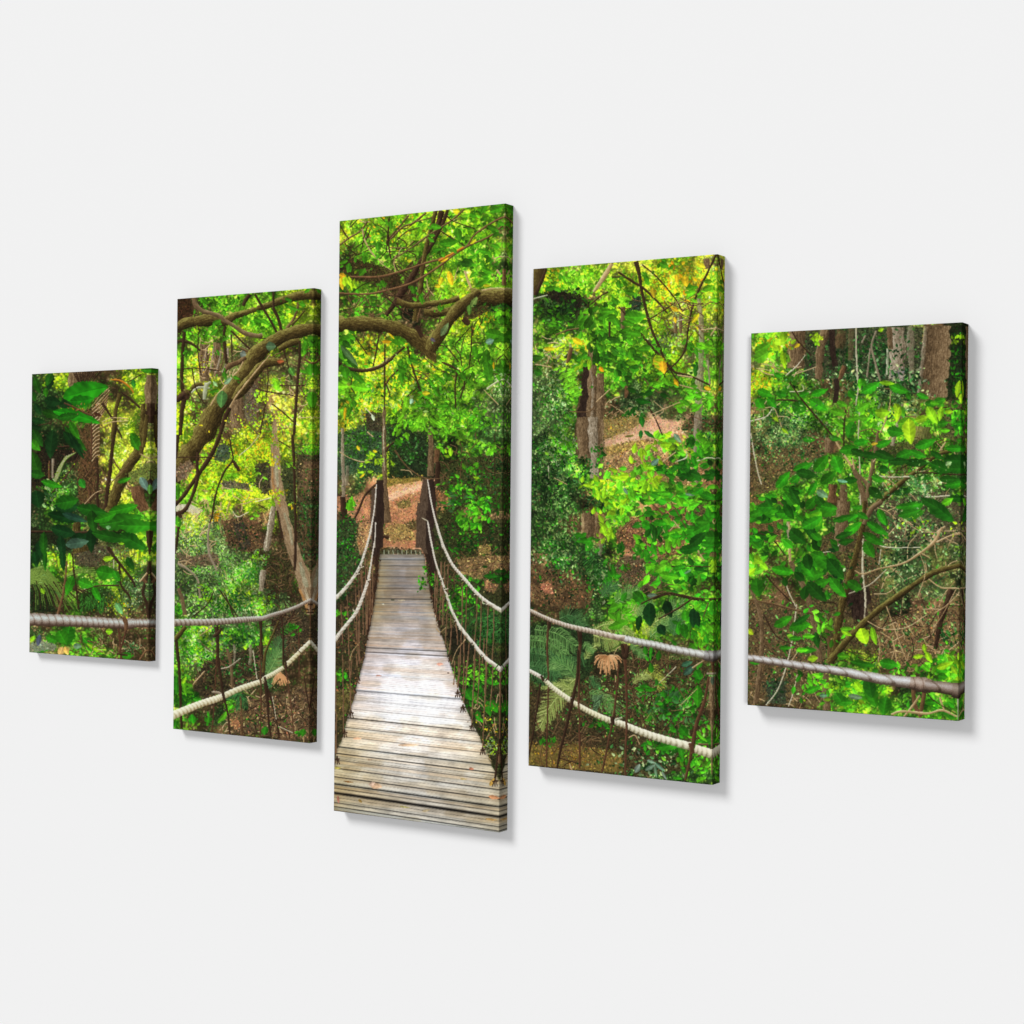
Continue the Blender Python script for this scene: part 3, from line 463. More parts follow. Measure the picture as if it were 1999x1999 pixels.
rope('E',[(700,1345,72),(900,1255,66),(1180,1160,60),(1200,1130,54),(1330,1060,50),(1440,990,46)],(236,236,208),(120,104,66),(196,190,150),7)
rope('E',[(1475,960,50),(1640,800,46)],(232,228,200),(130,112,70),(200,190,148),8); rope('E',[(1650,785,46),(1780,660,42)],(236,234,212),(130,112,80),(204,198,168),8); rope('E',[(1800,665,36),(1880,740,36)],(214,210,190),(110,92,66),(170,162,136),8)
S('E','dk',(1470,930,34),(1480,1000,34)); S('E','dk',(1205,1110,34),(1225,1190,30)); S('E','twig',(1150,1130,30),(1160,1210,26)); S('E','dk',(680,1310,40),(700,1420,36))
# =========================== PANEL 3 ===========================
spray('F','y l Y b',500,300,700,300,420,34,60); spray('F','y l',1200,800,420,260,260,34,61); spray('F','g d b',1350,300,500,300,130,60,62,-20,.7); spray('F','g b',1650,650,300,360,130,60,63); spray('F','g d',300,1050,400,200,130,60,64); spray('F','y Y',1550,1200,300,160,120,40,65); spray('F','y l Y',450,1580,420,200,200,44,66); spray('F','g b l',1300,1700,700,300,300,50,67); spray('F','y Y',700,1800,420,240,200,40,68); spray('F','g d',170,1500,200,260,60,70,69); spray('F','b g',1750,1150,240,200,80,60,70)
tangle('F','dk',500,550,400,300,50,240,20,.9); tangle('F','twig',700,1100,460,200,46,220,21,1); tangle('F','dk',1300,1500,500,350,40,220,22,.8); tangle('F','tan',1000,500,700,400,24,160,23,.7)
blob('F',[(120,640),(260,600),(600,700),(740,780),(720,900),(860,1000),(900,1080),(700,1060),(580,850),(260,840),(110,700)],(48,32,18),.7)
S('F','dk',(1160,110,70),(1120,260,60),(1060,450,52),(960,600,56),(870,760,70),(780,900,90),(680,1060,66),(590,1180,60),rough=.9)
S('F','moss',(1100,100,40),(1060,260,46),(1010,450,50),(970,650,48),(950,850,50),(910,1060,60),(890,1240,60),rough=.7)
S('F','dk',(1220,100,40),(1170,240,44),(1060,460,40)); S('F','twig',(1000,130,26),(860,240,28),(760,280,24),(620,420,20)); S('F','twig',(820,160,26),(720,280,26),(600,420,24))
S('F','twig',(100,480,26),(220,390,24),(330,320,22),(400,220,20)); S('F','tan',(350,300,24),(370,400,22),(430,520,20),(500,600,16),(560,640,10)); S('F','dk',(110,240,12),(160,330,14),(210,400,14)); tw('F','dk',14,(625,170),(615,420),(640,600)); tw('F','dk',14,(400,280),(360,400))
S('F','twig',(660,610,14),(830,500,18),(1040,350,24),(1180,260,28),(1280,190,26),(1390,90,24)); tw('F','twig',12,(900,220),(1060,175)); tw('F','dk',12,(1200,140),(1270,210),(1500,290)); tw('F','dk',12,(1120,300),(1390,460)); tw('F','twig',14,(630,490),(800,490)); tw('F','twig',12,(400,480),(560,460))
S('F','brn',(230,790,26),(500,790,30),(700,745,26),(950,660,26),(1200,580,26),(1400,480,26),(1480,370,22),(1560,300,24),(1700,210,26),(1810,160,24)); S('F','brn',(110,960,26),(400,965,26),(620,920,26),(850,850,26),(1100,700,26),(1280,560,26),(1440,460,22),(1640,370,20),(1810,230,20))
S('F','twig',(500,780,14),(560,860,18),(640,960,20),(800,1050,26),(860,1060,30)); tw('F','orng',20,(1130,620),(1240,560),(1380,480)); tw('F','tan',10,(1820,100),(1790,170)); tw('F','twig',14,(1180,660),(1120,830)); S('F','tan',(1390,700,30),(1420,800,30),(1460,900,26)); tw('F','dk',12,(560,950),(660,980),(930,970)); S('F','twig',(1040,920,18),(980,1020,26),(940,1120,26),(910,1250,24)); tw('F','dk',14,(600,1000),(720,1100),(860,1200))
S('F','moss',(700,1040,60),(850,1080,66),(1040,1060,60),(1200,1040,60),(1340,1000,56),rough=.8); S('F','moss',(980,1150,80),(1150,1150,90),(1300,1110,80),rough=.9)
lv('F','g',(210,700,100,130,60),(560,860,60,100,70),(870,920,80,100,70),(950,1020,70,120,50),(1100,270,10,140,80),(1330,350,80,160,100),(1230,430,-10,200,90),(1130,500,-10,160,40),(1480,150,20,90,70),(1720,90,-20,180,80),(1680,280,20,150,70),(1560,850,-30,160,70),(1630,720,20,150,70),(1450,650,10,150,70),(1600,520,10,180,60),(700,1440,60,130,100),(750,1450,40,100,80),(200,1430,-20,200,110),(190,1620,60,260,90),(1440,1130,0,80,70),(1140,1110,70,90,50),(740,1680,90,140,80),(1620,1640,90,240,90),(1700,1370,10,200,120),(1800,1400,20,180,100),(1760,1720,20,180,100),(860,1620,30,120,80),(1100,1800,30,80,60),(1500,1540,80,160,90),(640,260,80,110,60),(370,610,90,110,60),(160,640,-20,110,50),(350,740,-50,120,60),(510,480,90,130,70))
lv('F','d',(230,1640,50,270,70),(1410,650,10,140,80),(190,1480,40,130,80),(1200,1790,30,80,60),(1290,1700,10,90,60),(1640,1760,90,200,100))
lv('F','Y',(140,860,80,140,50),(1250,800,75,160,60),(1150,830,110,90,50),(1120,880,0,60,40),(1480,420,-40,80,30),(1620,870,0,80,30),(830,620,0,50,40),(1310,110,0,70,50),(640,1380,50,120,24),(1190,610,-30,100,24),(150,780,20,80,60)); lv('F','y',(210,840,60,150,50),(240,890,80,110,30),(1500,1200,0,90,50)); lv('F','o',(600,1450,0,100,40))
leaf('F',1650,1440,-20,90,60,(80,140,110)); leaf('F',220,1600,50,280,60,(50,100,50))
blob('F',[(1440,1020),(1600,940),(1900,900),(1900,1110),(1700,1100),(1500,1200),(1370,1220)],(52,36,20),.8)
S('F','moss',(1460,1000,200),(1600,990,180),(1720,990,180),(1890,1000,190),rough=1)
S('F','moss',(100,1270,150),(250,1270,150),(420,1270,150),(600,1290,140),(760,1340,150),(900,1420,160),(1000,1510,150),(1060,1590,90),(1100,1660,20),rough=.9)
S('F','moss',(1540,930,60),(1440,1010,110),(1330,1110,120),(1240,1220,120),(1150,1350,130),(1080,1450,140),(1040,1540,110),rough=.8)
S('F','tan',(1570,920,20),(1700,900,40),(1890,905,40),rough=1.3,al=.7); S('F','dk',(1380,1210,70),(1420,1250,80),(1440,1270,40)); leaf('F',1190,1320,-60,160,60,(84,118,60)); leaf('F',1490,1040,-60,130,60,(80,120,50)); leaf('F',1440,1120,90,110,50,(60,120,30)); leaf('F',1070,1430,40,60,40,(70,74,80))
S('F','dk',(900,1290,60),(960,1400,50)); spray('F','d dd',1750,1090,220,40,40,40,71)
S('F','dk',(105,1660,34),(180,1720,40),(300,1745,44),(430,1740,42),(560,1690,36),(680,1590,32),(780,1500,24)); tw('F','tan',10,(380,1735),(520,1690),(620,1610)); tw('F','dk',20,(810,1500),(850,1680),(930,1930)); tw('F','dk',14,(580,1480),(575,1932)); tw('F','dk',16,(520,1380),(490,1560),(460,1700)); tw('F','dk',12,(260,1380),(400,1580)); tw('F','dk',14,(590,1880),(640,1810),(710,1740)); tw('F','dk',16,(1180,1660),(1290,1710),(1380,1800),(1390,1932)); tw('F','dk',16,(1310,1750),(1290,1932)); tw('F','dk',12,(1470,1260),(1460,1500),(1440,1700)); tw('F','dk',12,(1200,1490),(1330,1650)); tw('F','wht',14,(1620,1930),(1780,1830),(1880,1880)); tw('F','wht',10,(1740,1860),(1700,1800)); S('F','tan',(1720,710,26),(1760,760,30)); S('F','tan',(1840,710,26),(1810,770,30)); S('F','brn',(1795,700,50),(1800,860,60),rough=.9)
for k in (0,1): tw('F','brn',22,(1820,190+110*k),(1890,250+110*k))
# middle
spray('G','y Y l',450,420,300,260,260,40,72); spray('G','l b g',250,300,220,160,100,54,73); spray('G','Y y',160,700,120,90,80,34,74); spray('G','g b l',1150,620,560,240,300,44,75,30,1); spray('G','t p d',1780,380,130,330,180,34,76); spray('G','t d',1650,650,300,260,120,40,77); spray('G','g b',1560,620,220,120,70,50,78)
spray('G','g q u g d',900,420,900,330,420,44,330,50,1,.42)
blob('G',[(100,780),(500,640),(560,760),(560,1180),(350,1150),(100,1230)],(34,58,34),.8); spray('G','t d g',330,860,260,200,180,40,79); blob('G',[(620,720),(1000,740),(1030,1200),(760,1300),(620,1240)],(24,36,18),.8); spray('G','dd t d',800,950,230,180,160,34,80); blob('G',[(380,560),(560,560),(560,760),(400,740)],(46,40,26),.8)
blob('G',[(1120,1050),(1880,960),(1880,1932),(1160,1932),(1100,1500)],(46,48,22),.8); spray('G','dd d t g',1550,1250,420,460,420,34,81); spray('G','t dd',1780,1100,120,160,100,30,82); blob('G',[(1090,1340),(1250,1420),(1200,1560),(1110,1560)],(126,78,50),.8); blob('G',[(1360,1540),(1560,1540),(1560,1630),(1380,1640)],(130,84,56),.8); blob('G',[(1650,1580),(1880,1560),(1850,1700),(1600,1760)],(120,84,56),.8); tangle('G','twig',1500,1100,420,240,40,200,24,.8)
blob('G',[(90,1420),(440,1400),(430,1932),(320,1932),(300,1700),(90,1560)],(180,122,82),.45); blob('G',[(85,1650),(250,1640),(330,1760),(310,1932),(85,1932)],(40,52,26),.8); spray('G','dd d g',190,1800,160,200,160,30,83)
blob('G',[(600,1240),(960,1230),(960,1480),(900,1932),(560,1932),(600,1500)],(184,122,80),.35); blob('G',[(600,1290),(960,1250),(970,1350),(780,1400),(600,1460)],(228,168,116),.12); blob('G',[(600,1400),(960,1290),(960,1330),(610,1460)],(242,194,148),.1); blob('G',[(600,1240),(960,1215),(960,1255),(700,1290),(600,1330)],(130,100,40),.6)
blob('G',[(700,1470),(850,1450),(830,1530),(720,1530)],(110,96,46),.8); blob('G',[(770,1690),(900,1640),(910,1760),(780,1780)],(80,60,34),.9); blob('G',[(560,1730),(760,1680),(880,1780),(900,1850),(600,1870)],(150,110,62),.7); S('G','dk',(570,1820,40),(620,1830,50)); tw('G','wht',10,(560,1730),(780,1660)) if 0 else None
spray('G','br pk',760,1600,160,260,60,12,84); spray('G','br pk Y',250,1500,150,80,60,16,85)
S('G','trunk',(1040,740,50),(1050,900,56),(1045,1200,62),rough=1); S('G','brn',(1110,920,60),(1105,1060,70),rough=.9); S('G','dk',(1120,1060,60),(1110,1300,70)); S('G','grey',(150,720,26),(150,1000,30),(160,1300,34),(160,1500,40),rough=.9); S('G','grey',(200,1100,30),(190,1300,30),rough=.9,al=.7); S('G','dk',(150,1420,70),(170,1640,80))
S('G','trunk',(575,500,24),(570,700,40),(575,1000,44),(580,1300,44),(590,1560,70),(600,1680,90),rough=1); S('G','wht',(570,620,10),(568,860,14),(575,1150,10),rough=1.4,al=.8); tw('G','dk',16,(575,0),(578,260),(577,520)); S('G','dk',(590,950,40),(620,900,24),(680,850,14))
S('G','dk',(105,40,34),(180,95,40),(300,125,44),(430,120,42),(560,70,36),(660,0,32)); tw('G','dk',20,(830,0),(880,150),(940,320),(980,420)); tw('G','dk',16,(1160,40),(1290,100),(1370,170),(1390,260),(1350,400)); tw('G','dk',18,(1320,130),(1295,280),(1300,500)); tw('G','dk',12,(600,260),(640,200),(720,110)); tw('G','dk',12,(590,260),(630,360),(620,400)); tw('G','dk',10,(250,170),(240,300),(270,360)); tw('G','dk',10,(740,540),(780,420),(930,280)); S('G','twig',(680,940,20),(780,1080,20),(870,1160,18),(980,1220,16),(1110,1230,14),(1180,1210,10)); tw('G','tan',10,(740,1140),(830,1150),(860,1190)); tw('G','wht',14,(380,510),(450,580)); tw('G','tan',12,(120,960),(220,1020),(350,1060),(440,1030)); tw('G','twig',12,(1500,760),(1510,850),(1460,920)); tw('G','wht',14,(1620,300),(1780,210),(1880,260)); tw('G','tan',10,(1590,320),(1740,470)); S('G','dk',(500,1280,26),(380,1400,26),(310,1560,26),(270,1640,20)); tw('G','brn',14,(300,1670),(440,1650)); S('G','twig',(1360,1040,14),(1350,1200,12),(1360,1400,12)); S('G','dk',(1640,1600,20),(1600,1780,20),(1540,1932,20)); tw('G','dk',24,(1790,760),(1790,1932)); tw('G','dk',12,(1700,780),(1700,1200)); tw('G','tan',12,(400,755),(460,805))
lv('G','b',(790,500,110,220,60),(740,620,130,140,50),(720,760,120,120,60),(800,790,80,90,50),(920,590,-30,140,40),(890,690,-50,140,40),(980,660,80,120,50),(1080,640,40,140,50),(1070,740,60,100,50),(1160,670,30,120,40),(1220,740,60,110,40),(220,1500,100,160,80),(150,290,0,150,70),(330,300,10,200,80),(800,450,100,130,50),(1130,905,0,70,40),(1170,940,80,80,36))
lv('G','g',(750,200,80,130,70),(1130,190,20,110,70),(1230,190,10,110,60),(1160,230,40,100,50),(1060,260,60,110,50),(760,120,20,120,80),(180,150,80,160,110),(220,540,110,100,60),(270,470,80,90,60),(1000,390,30,120,50),(1100,350,60,100,50),(1180,480,0,110,60),(1660,80,90,180,90),(1380,180,60,120,80),(720,860,50,120,60),(1640,130,80,200,90),(310,200,40,200,60),(930,480,10,100,50),(870,20,20,120,60))
lv('G','y',(1250,955,85,100,60),(1520,1215,10,60,40),(1370,640,80,50,40),(1130,150,10,80,50),(340,1165,-10,80,30),(430,1160,20,60,40),(340,1100,-30,50,30),(460,980,30,60,30),(440,1010,70,70,40),(490,1060,80,70,40),(540,1030,-20,60,30),(400,1060,0,70,30),(660,1080,70,70,24),(540,1070,60,60,34)); lv('G','Y',(310,920,60,60,30),(1000,355,0,80,50),(480,950,20,50,30),(730,490,50,70,26),(350,1200,-40,80,20),(20,0,0,3,3)); lv('G','o',(175,570,95,140,30),(1690,70,90,80,24)); leaf('G',460,610,70,70,34,(236,236,190)); leaf('G',850,440,110,60,40,(130,180,160))
spray('G','b l g',1430,1580,180,200,90,56,86); spray('G','y b l',1430,1800,130,150,40,60,87,70,.6); spray('G','g b l',1330,1330,180,90,50,50,88); spray('G','g d t',1300,1480,200,90,50,50,89); spray('G','g b',1580,1480,120,70,30,54,90); spray('G','g b',1480,1130,90,70,24,54,91); spray('G','l b',1650,910,120,70,40,50,92)
# posts
S('G','post',(530,1250,66),(530,1500,80),(515,1932,86),lit=0,rough=.5); S('G','pst2',(470,1330,44),(462,1600,50),(462,1932,56),lit=0,rough=.7)
S('G','pst2',(1000,1240,60),(985,1500,100),(960,1932,130),lit=0,rough=.8); S('G','post',(1050,1240,60),(1060,1500,80),(1060,1932,86),lit=0,rough=.6); S('G','pst2',(930,1480,40),(920,1700,40),(915,1932,40),lit=0,rough=.8)
# below the posts
blob('H',[(80,100),(330,60),(440,250),(380,380),(270,560),(90,820)],(42,52,26),.8); spray('H','dd d g t',190,350,190,400,300,30,93); blob('H',[(330,60),(440,60),(400,300),(340,400),(300,250)],(160,106,72),.8)
blob('H',[(80,900),(520,560),(500,800),(400,1300),(260,1932),(70,1932)],(50,36,24),.8); spray('H','dd d br',230,1250,220,600,330,28,94); spray('H','g b',120,990,90,50,24,44,95); spray('H','g b',130,1600,100,90,24,50,96);  blob('H',[(80,1780),(270,1740),(240,1932),(80,1932)],(84,78,36),.8)
blob('H',[(1060,80),(1880,0),(1880,1932),(1390,1932),(1200,1350),(1080,900)],(40,42,20),.8)
spray('H','dd d g',1450,250,420,260,220,36,97); spray('H','g d b',1330,830,230,220,230,44,98,30,1); spray('H','g d',1600,620,300,120,80,44,99); spray('H','b l g',1450,60,170,140,60,60,100); blob('H',[(1300,420),(1560,400),(1850,400),(1840,560),(1650,560),(1560,640),(1350,560)],(126,88,56),.9); blob('H',[(1540,300),(1660,290),(1660,380),(1540,400)],(150,110,60),.8); blob('H',[(1600,640),(1740,680),(1700,760),(1600,740)],(150,96,66),.8); tangle('H','twig',1500,480,330,160,40,140,25,.8)
for i in range(9): frond('H',1500+30*i,930+rng.uniform(-60,60),100+rng.uniform(-40,30),330,20,90,(34,92,34),.3,40,1)
for i in range(6): frond('H',1770,1060,200-34*i,190,12,60,(50,120,44),.3 if i<3 else -.3,45)
spray('H','dd k d',1600,1250,300,220,160,40,101); blob('H',[(1210,1150),(1340,1120),(1480,1350),(1420,1540),(1290,1480)],(24,22,14),.8); spray('H','l g b',1500,1560,300,130,200,40,102,20,.9); spray('H','g d',1550,1760,260,200,160,50,103); blob('H',[(1340,1640),(1470,1600),(1480,1760),(1380,1760)],(22,24,22),.7); lv('H','g',(1440,1800,60,160,90),(1540,1780,80,150,90),(1660,1680,60,120,60),(1690,1580,20,120,60),(1500,1900,80,140,80)); lv('H','d',(1660,600,0,180,60),(1420,1840,90,150,80))
S('H','post',(510,0,110),(500,200,96),(480,480,60),lit=0,rough=.6); S('H','post',(1000,-60,150),(1020,250,110),(1060,600,70),lit=0,rough=.8); S('H','pst2',(950,-60,90),(960,250,70),(1000,380,30),lit=0,rough=.8)
S('H','dk',(480,400,90),(500,560,50),(440,900,60),(400,1200,50),rough=1.2); S('H','brn',(430,600,60),(420,800,70),(440,1000,50),rough=1.4,al=.6); S('H','dk',(1020,560,60),(1090,900,50),(1140,1100,50),rough=1.2); spray('H','g b d',1060,640,70,70,40,44,104); spray('H','dk dd'.replace('dk','k'),1090,850,50,260,60,24,105)
blob('H',[(560,335),(950,330),(960,385),(530,390)],(50,50,30),.8)
for i in range(9): tw('H','lich',7,(570+46*i,342),(574+46*i,384))
# lower strips beside the deck
blob('I',[(60,0),(350,0),(300,280),(200,640),(80,960),(60,960)],(48,38,22),.8); spray('I','dd g br',170,330,150,360,160,30,106); blob('I',[(80,370),(260,350),(190,600),(90,700)],(80,72,34),.8); spray('I','g b',120,200,70,60,20,56,107)
blob('I',[(1230,0),(1830,0),(1830,1300),(1740,1250),(1540,830),(1380,480)],(34,34,18),.8); spray('I','l g b',1480,210,300,130,200,40,108,20,.9); spray('I','g d',1500,400,240,160,120,54,109); lv('I','g',(1640,540,80,160,80),(1690,520,60,150,80),(1430,400,60,140,90),(1500,430,80,130,70),(1660,270,30,120,60),(1530,620,80,120,60)); spray('I','br Y g',1640,750,160,330,150,24,110); tangle('I','tan',1620,800,120,400,40,120,26,.9); spray('I','y p',1660,920,90,110,50,34,111)
S('I','dk',(1790,560,70),(1790,900,80),(1800,1300,60),lit=0,rough=1)
def deck():
    L = np.vstack([T('H',[(530,388),(505,620),(480,830),(440,1060),(400,1260),(370,1450),(300,1700)])[:,:2], T('I',[(270,430),(200,640),(130,900),(90,960),(60,1140),(30,1300),(0,1800)])])
    R = np.vstack([T('H',[(982,388),(1000,520),(1040,750),(1080,950),(1120,1100),(1190,1300),(1250,1520),(1320,1700)])[:,:2], T('I',[(1380,480),(1450,650),(1540,830),(1620,1010),(1745,1290),(1800,1400),(1830,1800)])])
    yy, xx = np.mgrid[1084:1640, 645:995].astype(np.float32)
    xl = np.interp(yy, L[:, 1], L[:, 0]) + 1.5 * (N3[1084:1640, 645:995] - .5); xr = np.interp(yy, R[:, 1], R[:, 0]) + 2 * (N3[1084:1640, 645:995] - .5)
    ins = (xx > xl) & (xx < xr); yl = yy.copy()
    for _ in range(4): yl = yy - np.interp(yl, [1085,1150,1263,1400,1548,1640], [0,.004,.045,.102,.143,.16]) * (xx - 652)
    yt = np.arange(1060, 1650, .25); sp = 2.2 + 4.2 * np.clip((yt - 1085) / 515, 0, 1.2) ** 1.5; cn = np.cumsum(.25 / sp)
    n = np.interp(yl, yt, cn) ; pid = n.astype(int); fr = n - pid; spx = np.interp(yl, yt, sp)
    r = np.random.default_rng(5); M = 400; tone = r.normal(1, .05, M); gapd = r.uniform(.12, .62, M); off = r.integers(0, 1500, M); warm = r.normal(0, .02, M)
    u = (xx - xl) / np.maximum(xr - xl, 1)
    ys = [1084,1120,1150,1190,1230,1263,1300,1345,1385,1420,1450,1480,1520,1560,1640]
    mid = np.array([(146,132,118),(140,130,124),(142,128,120),(156,140,130),(178,164,160),(206,196,200),(240,232,238),(258,252,256),(258,252,252),(258,250,244),(246,236,226),(212,200,182),(202,192,174),(182,172,152),(180,170,148)]) / 255
    edg = np.array([(150,132,100),(154,134,88),(152,128,80),(160,136,90),(176,154,124),(190,168,158),(206,184,176),(214,192,182),(214,194,176),(220,196,150),(214,190,140),(196,172,116),(186,162,104),(178,156,104),(172,150,100)]) / 255
    cm = np.stack([np.interp(yy, ys, mid[:, i]) for i in range(3)], -1); ce = np.stack([np.interp(yy, ys, edg[:, i]) for i in range(3)], -1)
    k = (np.clip(np.abs(u - .56) * 2, 0, 1) ** 2.0)[..., None]; c = cm * (1 - k) + ce * k
    streak = BARK2[(yl * 1.3).astype(int) % 512, ((xx * .35).astype(int) + off[pid % M]) % 2048]; st2 = BARK[(pid * 17) % 512, ((xx * .5).astype(int) + off[pid % M]) % 2048]
    sl = (slice(1084, 1640), slice(645, 995))
    f = tone[pid % M] * (.86 + .14 * streak + .16 * st2) * (.93 + .14 * N18[sl]) * (.97 + .06 * N3[sl])
    c = (c * .62 + c.mean(-1, keepdims=True) * .38) * 1.03; c = c * f[..., None]; c[..., 0] += warm[pid % M]; c[..., 2] -= warm[pid % M]
    stain = np.clip((vnoise(556, 350, 40, 77, 14) - .55) * 2, 0, .25); c *= 1 - stain[..., None] * np.array([.25, .35, .55])
    px = fr * spx; gw = np.clip(spx * .13, .7, 1.3); brk = .55 + .9 * BARK[(pid * 31 + 7) % 512, ((xx * .9).astype(int) + off[(pid + 9) % M]) % 2048]
    g = np.clip(1 - np.abs(px - gw) / gw, 0, 1) * np.clip(gapd[pid % M] * brk, 0, .9); g *= np.interp(yy, [1084, 1200, 1300, 1400, 1450], [.55, .5, .55, .75, 1.0])
    c *= (1 - np.clip(g, 0, .92))[..., None]
    for y0, wd, a in ((1094,1,.5),(1106,1,.45),(1127,1.1,.6),(1150,1,.5),(1169,1.2,.6),(1262.8,1.5,.75),(1271,1.4,.75),(1345.5,1.4,.65),(1364,1.,.45),(1382,1.,.4),(1400,1.9,.9),(1418.5,1.3,.75),(1437,1.2,.6),(1458,1.7,.85),(1471,1.7,.85),(1484,1.3,.7),(1500,1.5,.8),(1517,1.5,.85),(1531,2.2,.95),(1539,1.2,.6),(1548.5,3.6,1.0),(1567,1.3,.8),(1575,1.5,.85),(1583,1.2,.7),(1592,1.5,.9)):
        wv = wd * (.55 + .4 * st2); c *= (1 - np.clip(1.25 - np.abs(yl - y0) / wv, 0, 1) * a)[..., None]
    sh = np.clip((xl + 5 - xx) / 5, 0, 1) * .35 + np.clip((xx - xr + 4) / 4, 0, 1) * .25; c *= (1 - sh)[..., None]
    img[sl][ins] = np.clip(c, 0, 1)[ins]
deck()
for z,x,y,a,l,w,col in (('I',490,1330,10,130,60,(214,160,140)),('I',450,1310,-20,70,40,(224,170,146)),('I',1690,1445,10,120,40,(200,130,90)),('I',105,1470,80,80,26,(196,120,90)),('I',330,1485,40,50,24,(200,160,70)),('I',210,1290,8,110,12,(130,90,30)),('I',780,1545,8,110,14,(196,160,90)),('I',1000,1580,-10,90,24,(196,150,116)),('I',1660,1670,6,120,22,(200,150,90)),('I',1460,1155,0,50,26,(216,140,100)),('I',1670,1290,-60,90,40,(216,160,60)),('I',515,210,0,60,18,(232,176,150)),('I',1140,90,0,70,30,(230,190,160)),('I',820,915,0,220,26,(214,180,150)),('I',430,1065,0,60,16,(220,160,140)),('I',100,1150,0,70,24,(200,160,80)),('H',560,890,0,26,14,(230,230,210)),('H',750,850,0,80,14,(190,190,160)),('H',660,848,0,40,12,(60,70,50)),('H',1225,1590,0,30,14,(60,40,30)),('I',1380,1260,0,80,14,(210,180,110)),('I',300,850,0,90,22,(226,180,150))):
    leaf(z,x,y,a,l,w,col,rib=.9)
spray('H','g b d',960,680,40,60,24,40,112); spray('H','g b',1000,530,30,50,14,36,113)
for i in range(60):
    y=rng.uniform(400,1900); xl=np.interp(y,[390,830,1260,1700,1932],[525,475,395,300,255]); xr=np.interp(y,[390,950,1300,1900],[985,1080,1190,1390])
    tw('H','dk' if i%3 else 'brn',6,(xl+rng.uniform(-26,14),y-34),(xl+rng.uniform(-16,22),y)); tw('H','dk' if i%3 else 'brn',6,(xr+rng.uniform(-16,24),y-34),(xr+rng.uniform(-22,14),y))
# hangers
for x0,y0,x1,y1 in ((130,900,150,1300),(195,800,215,1500),(280,700,300,1400),(312,600,318,1500),(345,520,360,1200),(380,430,390,1200),(405,480,400,1150),(430,560,425,1100),(455,400,450,1000),(240,1450,225,1700),(270,1050,300,1300),(335,560,350,900)):
    tw('H','hang',8,(x0,y0),((x0+x1)/2+4,(y0+y1)/2),(x1,y1))
for x0,y0,x1,y1 in ((75,0,85,1000),(150,0,160,800),(215,0,235,590),(290,0,300,120),(320,0,330,80)): tw('I','hang',9,(x0,y0),((x0+x1)/2+2,(y0+y1)/2),(x1,y1))
for x,y in ((235,560),(170,760),(95,1030),(1465,690),(1575,930),(1700,1250),(1375,500),(1320,350)):
    for dx in (-24,0,24): tw('I','dk',9,(x,y),(x+dx,y+80))
    tw('I','dk',12,(x-26,y+34),(x+26,y+28))
for x0,y0,x1,y1 in ((1115,480,1100,1000),(1155,460,1135,1050),(1190,460,1165,1100),(1225,480,1195,1300),(1260,1100,1230,1400),(1370,690,1350,1350),(1350,1350,1330,1700),(1520,810,1490,1300),(1500,1300,1470,1932),(1630,900,1610,1400),(1620,1400,1595,1932),(1300,1080,1320,1300),(1770,1000,1750,1932),(1790,1040,1810,1932),(1590,1240,1570,1500),(1440,1280,1400,1600),(1160,700,1170,1100),(1410,720,1395,1250),(1560,860,1545,1360),(1690,940,1670,1480),(1250,1000,1245,1350),(1545,1380,1520,1932),(1680,1520,1650,1932),(1385,1200,1375,1800),(1090,560,1085,960)):
    tw('H','hang',9,(x0,y0),((x0+x1)/2+5,(y0+y1)/2),(x1,y1))
for x0,y0,x1,y1 in ((1490,0,1465,690),(1610,0,1575,930),(1750,130,1740,1100),(1740,1000,1700,1250),(1805,0,1820,600),(1330,0,1320,330),(1290,60,1280,300),(1430,0,1380,480)): tw('I','hang',10,(x0,y0),((x0+x1)/2+3,(y0+y1)/2),(x1,y1))
tw('H','tan',12,(1400,1250),(1310,1360),(1260,1500)); tw('H','tan',8,(320,1280),(250,1380),(225,1470)); tw('H','tan',9,(1200,1130),(1140,1175),(1105,1140)); tw('I','dk',12,(1760,900),(1820,1150)); S('I','dk',(1745,850,20),(1700,1250,26))
tw('H','wht',8,(1570,840),(1580,880),(1620,885))
RL=((240,238,226),(120,104,84),(206,198,182))
rope('G',[(495,1290,8),(470,1560,10),(430,1780,12),(395,1932,14)],*RL,3); rope('G',[(485,1680,6),(475,1932,6)],(190,180,160),(90,80,60),(150,140,120),3)
rope('H',[(460,0,10),(435,150,14),(400,280,18),(370,380,20),(320,520,24),(240,650,28),(150,760,32),(75,835,38)],*RL,4)
rope('H',[(485,60,6),(478,220,8),(455,370,10),(430,530,14),(405,660,26),(360,800,28),(290,970,30),(200,1090,32),(120,1190,34),(72,1260,40)],*RL,4)
rope('G',[(1015,1240,8),(1040,1400,12),(1080,1600,14),(1130,1780,18),(1175,1932,22)],*RL,3); tw('G','wht',9,(955,1630),(1015,1660)); rope('G',[(1015,1660,9),(1035,1800,10),(1060,1932,11)],*RL,3)
rope('H',[(1085,0,16),(1130,160,20),(1190,330,22),(1270,490,26),(1380,620,28),(1510,770,30),(1620,865,32),(1760,950,38)],*RL,4); rope('H',[(1775,955,34),(1860,900,30)],(190,184,170),(90,80,60),(150,142,130),4)
rope('H',[(1020,60,10),(1050,240,12),(1090,440,14),(1140,600,18),(1200,770,20),(1260,950,24),(1340,1110,28),(1480,1290,32),(1600,1430,36),(1710,1520,40)],*RL,4); rope('H',[(1725,1530,44),(1765,1560,46)],*RL,4); rope('H',[(1765,1560,40),(1830,1515,40)],(232,228,200),(90,80,60),(190,180,150),4)
